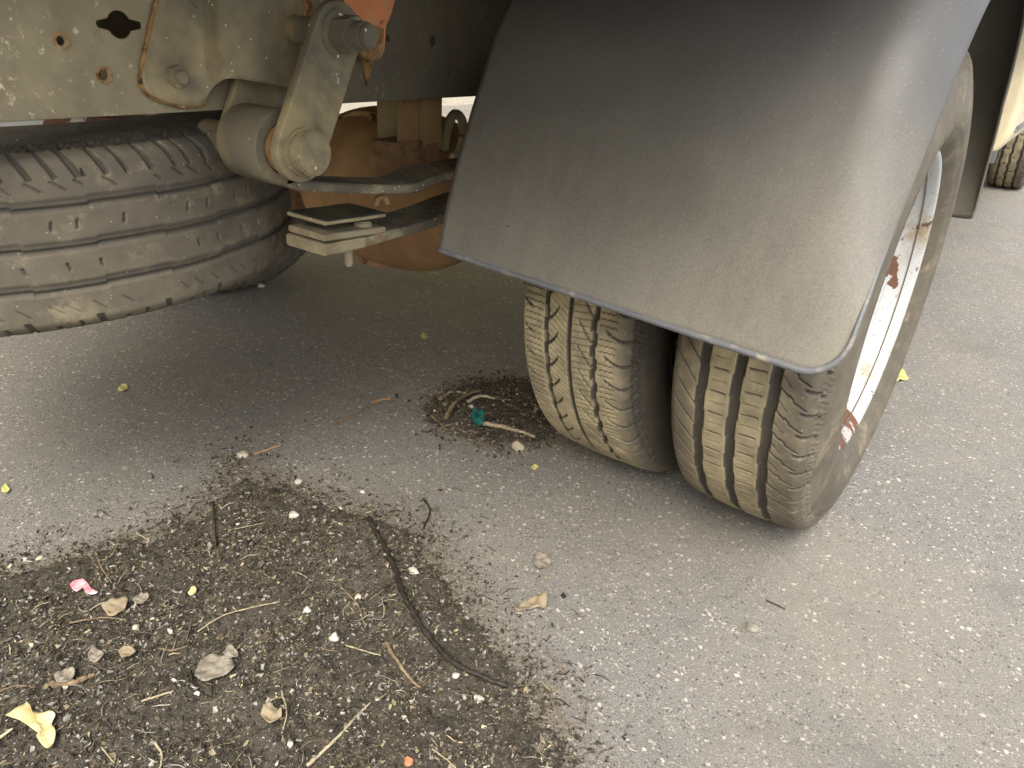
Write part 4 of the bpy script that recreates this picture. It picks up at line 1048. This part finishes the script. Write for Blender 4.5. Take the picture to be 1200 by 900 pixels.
for px, py, wpx, m, lab, fl in (
        (350, 565, 10, WHITE, 'white pebble at the top edge of the soil patch', .6), (344, 605, 13, WHITE, 'pale rounded pebble below the topmost white pebble', .6),
        (392, 749, 13, WHITE, 'chalky white lump in the middle of the soil patch', .9), (360, 716, 11, WHITE, 'small chalky lump up left of the white lump in mid soil', .7),
        (485, 671, 13, WHITE, 'whitish crumbly pebble touching the bent black root', .6), (561, 821, 15, WHITE, 'white flat pebble below the tip of the black root', .5),
        (425, 577, 7, WHITE, 'tiny white pebble on the upper soil edge', .6), (479, 893, 13, BRICK, 'orange brick crumb at the bottom edge', .6),
        (880, 738, 17, GREY, 'grey green stone chip alone on the open asphalt', .7), (607, 525, 17, BUFF, 'buff pebble by the dirt heap next to the inner tyre', .6),
        (285, 534, 15, BUFF, 'pale stone at the tip of the soil patch beside a red twig', .5), (306, 336, 9, WHITE, 'white pebble under the spare wheel edge', .7),
        (660, 699, 8, BARK, 'dark round pebble above the rolled tan scrap', .8), (883, 680, 7, GREY, 'small dark grey pebble behind the grey stone chip', .7),
        (552, 478, 7, WHITE, 'tiny white pebble in the dirt heap', .7), (46, 655, 9, BUFF, 'buff pebble on the left rim of the soil patch', .6),
        (30, 656, 8, WHITE, 'whitish pebble left of the buff pebble on the soil rim', .6), (160, 736, 10, BUFF, 'buff pebble below the papery scraps', .6),
        (74, 800, 13, GREY, 'grey stone lodged in soil above the yellow leaf', .5), (600, 765, 8, GREY, 'grey pebble beside the black root elbow', .6),
        (340, 874, 8, WHITE, 'white crumb near the bottom left of the soil', .7), (474, 842, 9, BUFF, 'buff pebble below the black root', .6),
        (80, 842, 10, GREY, 'grey pebble right of the yellow dead leaf', .6), (420, 700, 9, BUFF, 'buff pebble left of the black root', .6),
        (455, 652, 8, BUFF, 'buff pebble near the upper end of the black root', .6), (534, 792, 8, WHITE, 'whitish pebble just below the black root middle', .6)):
    stone(px, py, wpx, m, lab, flat=fl)
stick([(432, 612), (446, 636), (460, 664), (470, 694), (484, 722), (504, 752), (530, 778), (562, 796), (595, 808)], 3.1, BARK, 'long bent black root lying across the soil patch', 'root', 'root', .006, .75, jit=.14)
stick([(298, 534), (312, 529), (330, 523)], 2.4, REDW, 'reddish brown twig at the tip of the soil patch')
stick([(392, 498), (415, 488), (436, 477), (455, 471), (466, 469)], 1.7, TWIG, 'thin brown twig on shaded asphalt ahead of the soil')
stick([(436, 473), (447, 470), (458, 469)], 2.6, REDW, 'short red twig end on the shaded asphalt')
stick([(566, 500), (585, 507), (606, 513), (626, 517)], 3.0, STRAW, 'pale peeled stick in the dirt heap by the inner tyre', up=.010, arch=.004)
stick([(522, 497), (531, 482), (545, 471), (563, 464)], 2.6, TWIG, 'curved brown root in the dirt heap', 'root', 'root', .012, arch=.006)
stick([(548, 478), (562, 472), (580, 474)], 2.3, STRAW, 'pale curved twig behind the teal plastic piece', up=.012, arch=.004)
for pts, r, m, lab in (
        ([(232, 742), (262, 726), (296, 712), (328, 705)], 1.7, STRAW, 'long pale straw across the soil above the grey leaf'),
        ([(452, 752), (462, 772), (478, 794), (492, 808)], 1.7, TWIG, 'thin dark straw below the elbow of the black root'),
        ([(360, 898), (388, 872), (414, 848), (434, 826)], 1.2, STRAW, 'long pale straw rising from the bottom edge'),
        ([(268, 624), (290, 619), (312, 614)], 1.3, STRAW, 'short pale straw near the upper left soil edge'),
        ([(250, 590), (252, 618), (254, 644)], 1.8, BARK, 'dark upright looking twig on the soil edge'),
        ([(242, 604), (258, 592)], 1.5, TWIG, 'brown twig crossing the dark twig on the soil edge'),
        ([(113, 648), (120, 668), (134, 688)], 1.8, TWIG, 'bent brown twig above the pink petal'),
        ([(160, 626), (176, 636)], 1.6, STRAW, 'short straw on the upper soil rim'),
        ([(224, 788), (226, 804), (236, 816), (248, 820)], 2.6, BARK, 'dark curved twig hugging the flat grey leaf'),
        ([(166, 824), (184, 818), (204, 812)], 2.4, STRAW, 'flat tan stick below left of the flat grey leaf'),
        ([(182, 872), (190, 886), (188, 904)], 2.6, STRAW, 'tan stem at the bottom edge right of the yellow leaf'),
        ([(120, 878), (134, 896)], 1.6, STRAW, 'thin straw at the bottom edge beside the yellow leaf'),
        ([(330, 812), (336, 836), (332, 858)], 1.5, STRAW, 'thin straw standing across the lower middle soil'),
        ([(82, 732), (118, 726), (148, 728)], 1.9, TWIG, 'brown twig lying below the pink petal'),
        ([(186, 762), (204, 764), (222, 758)], 2.1, TWIG, 'curved brown twig left of the grey leaf'),
        ([(60, 806), (90, 800), (112, 792)], 1.6, TWIG, 'thin brown twig above the yellow dead leaf'),
        ([(400, 690), (420, 712), (428, 738)], 1.5, TWIG, 'brown twig left of the black root middle'),
        ([(640, 762), (652, 778), (664, 794)], 1.4, TWIG, 'thin twig on the ragged right edge of the soil'),
        ([(640, 812), (654, 838), (668, 866)], 1.3, TWIG, 'thin straw on the lower right edge of the soil'),
        ([(496, 586), (504, 600), (496, 622)], 2.2, BARK, 'dark twig at the upper right corner of the soil'),
        ([(506, 880), (524, 892), (536, 906)], 1.6, STRAW, 'pale straw at the bottom edge below the white flat pebble'),
        ([(898, 706), (908, 710), (920, 716)], 1.5, BARK, 'short dark twig on the open asphalt'),
        ([(405, 758), (430, 766), (446, 770)], 1.4, STRAW, 'short straw right of the chalky white lump'),
        ([(500, 832), (510, 846), (530, 843)], 1.9, BARK, 'forked dark twig below the black root'),
        ([(0, 812), (20, 806), (44, 806)], 2.0, TWIG, 'brown twig above the yellow leaf at the left edge'),
        ([(515, 470), (530, 461), (545, 462)], 1.5, STRAW, 'thin straw on top of the dirt heap'),
        ([(505, 490), (520, 500), (536, 496)], 1.6, TWIG, 'thin twig on the left foot of the dirt heap')):
    stick(pts, r, m, lab)
leaf([(553, 494), (558, 489), (566, 493), (567, 504), (562, 511), (555, 508)], TEAL, 'torn teal plastic scrap standing in the dirt heap', 'plastic scrap', 'plastic_scrap', .022, .0012, up=.010)
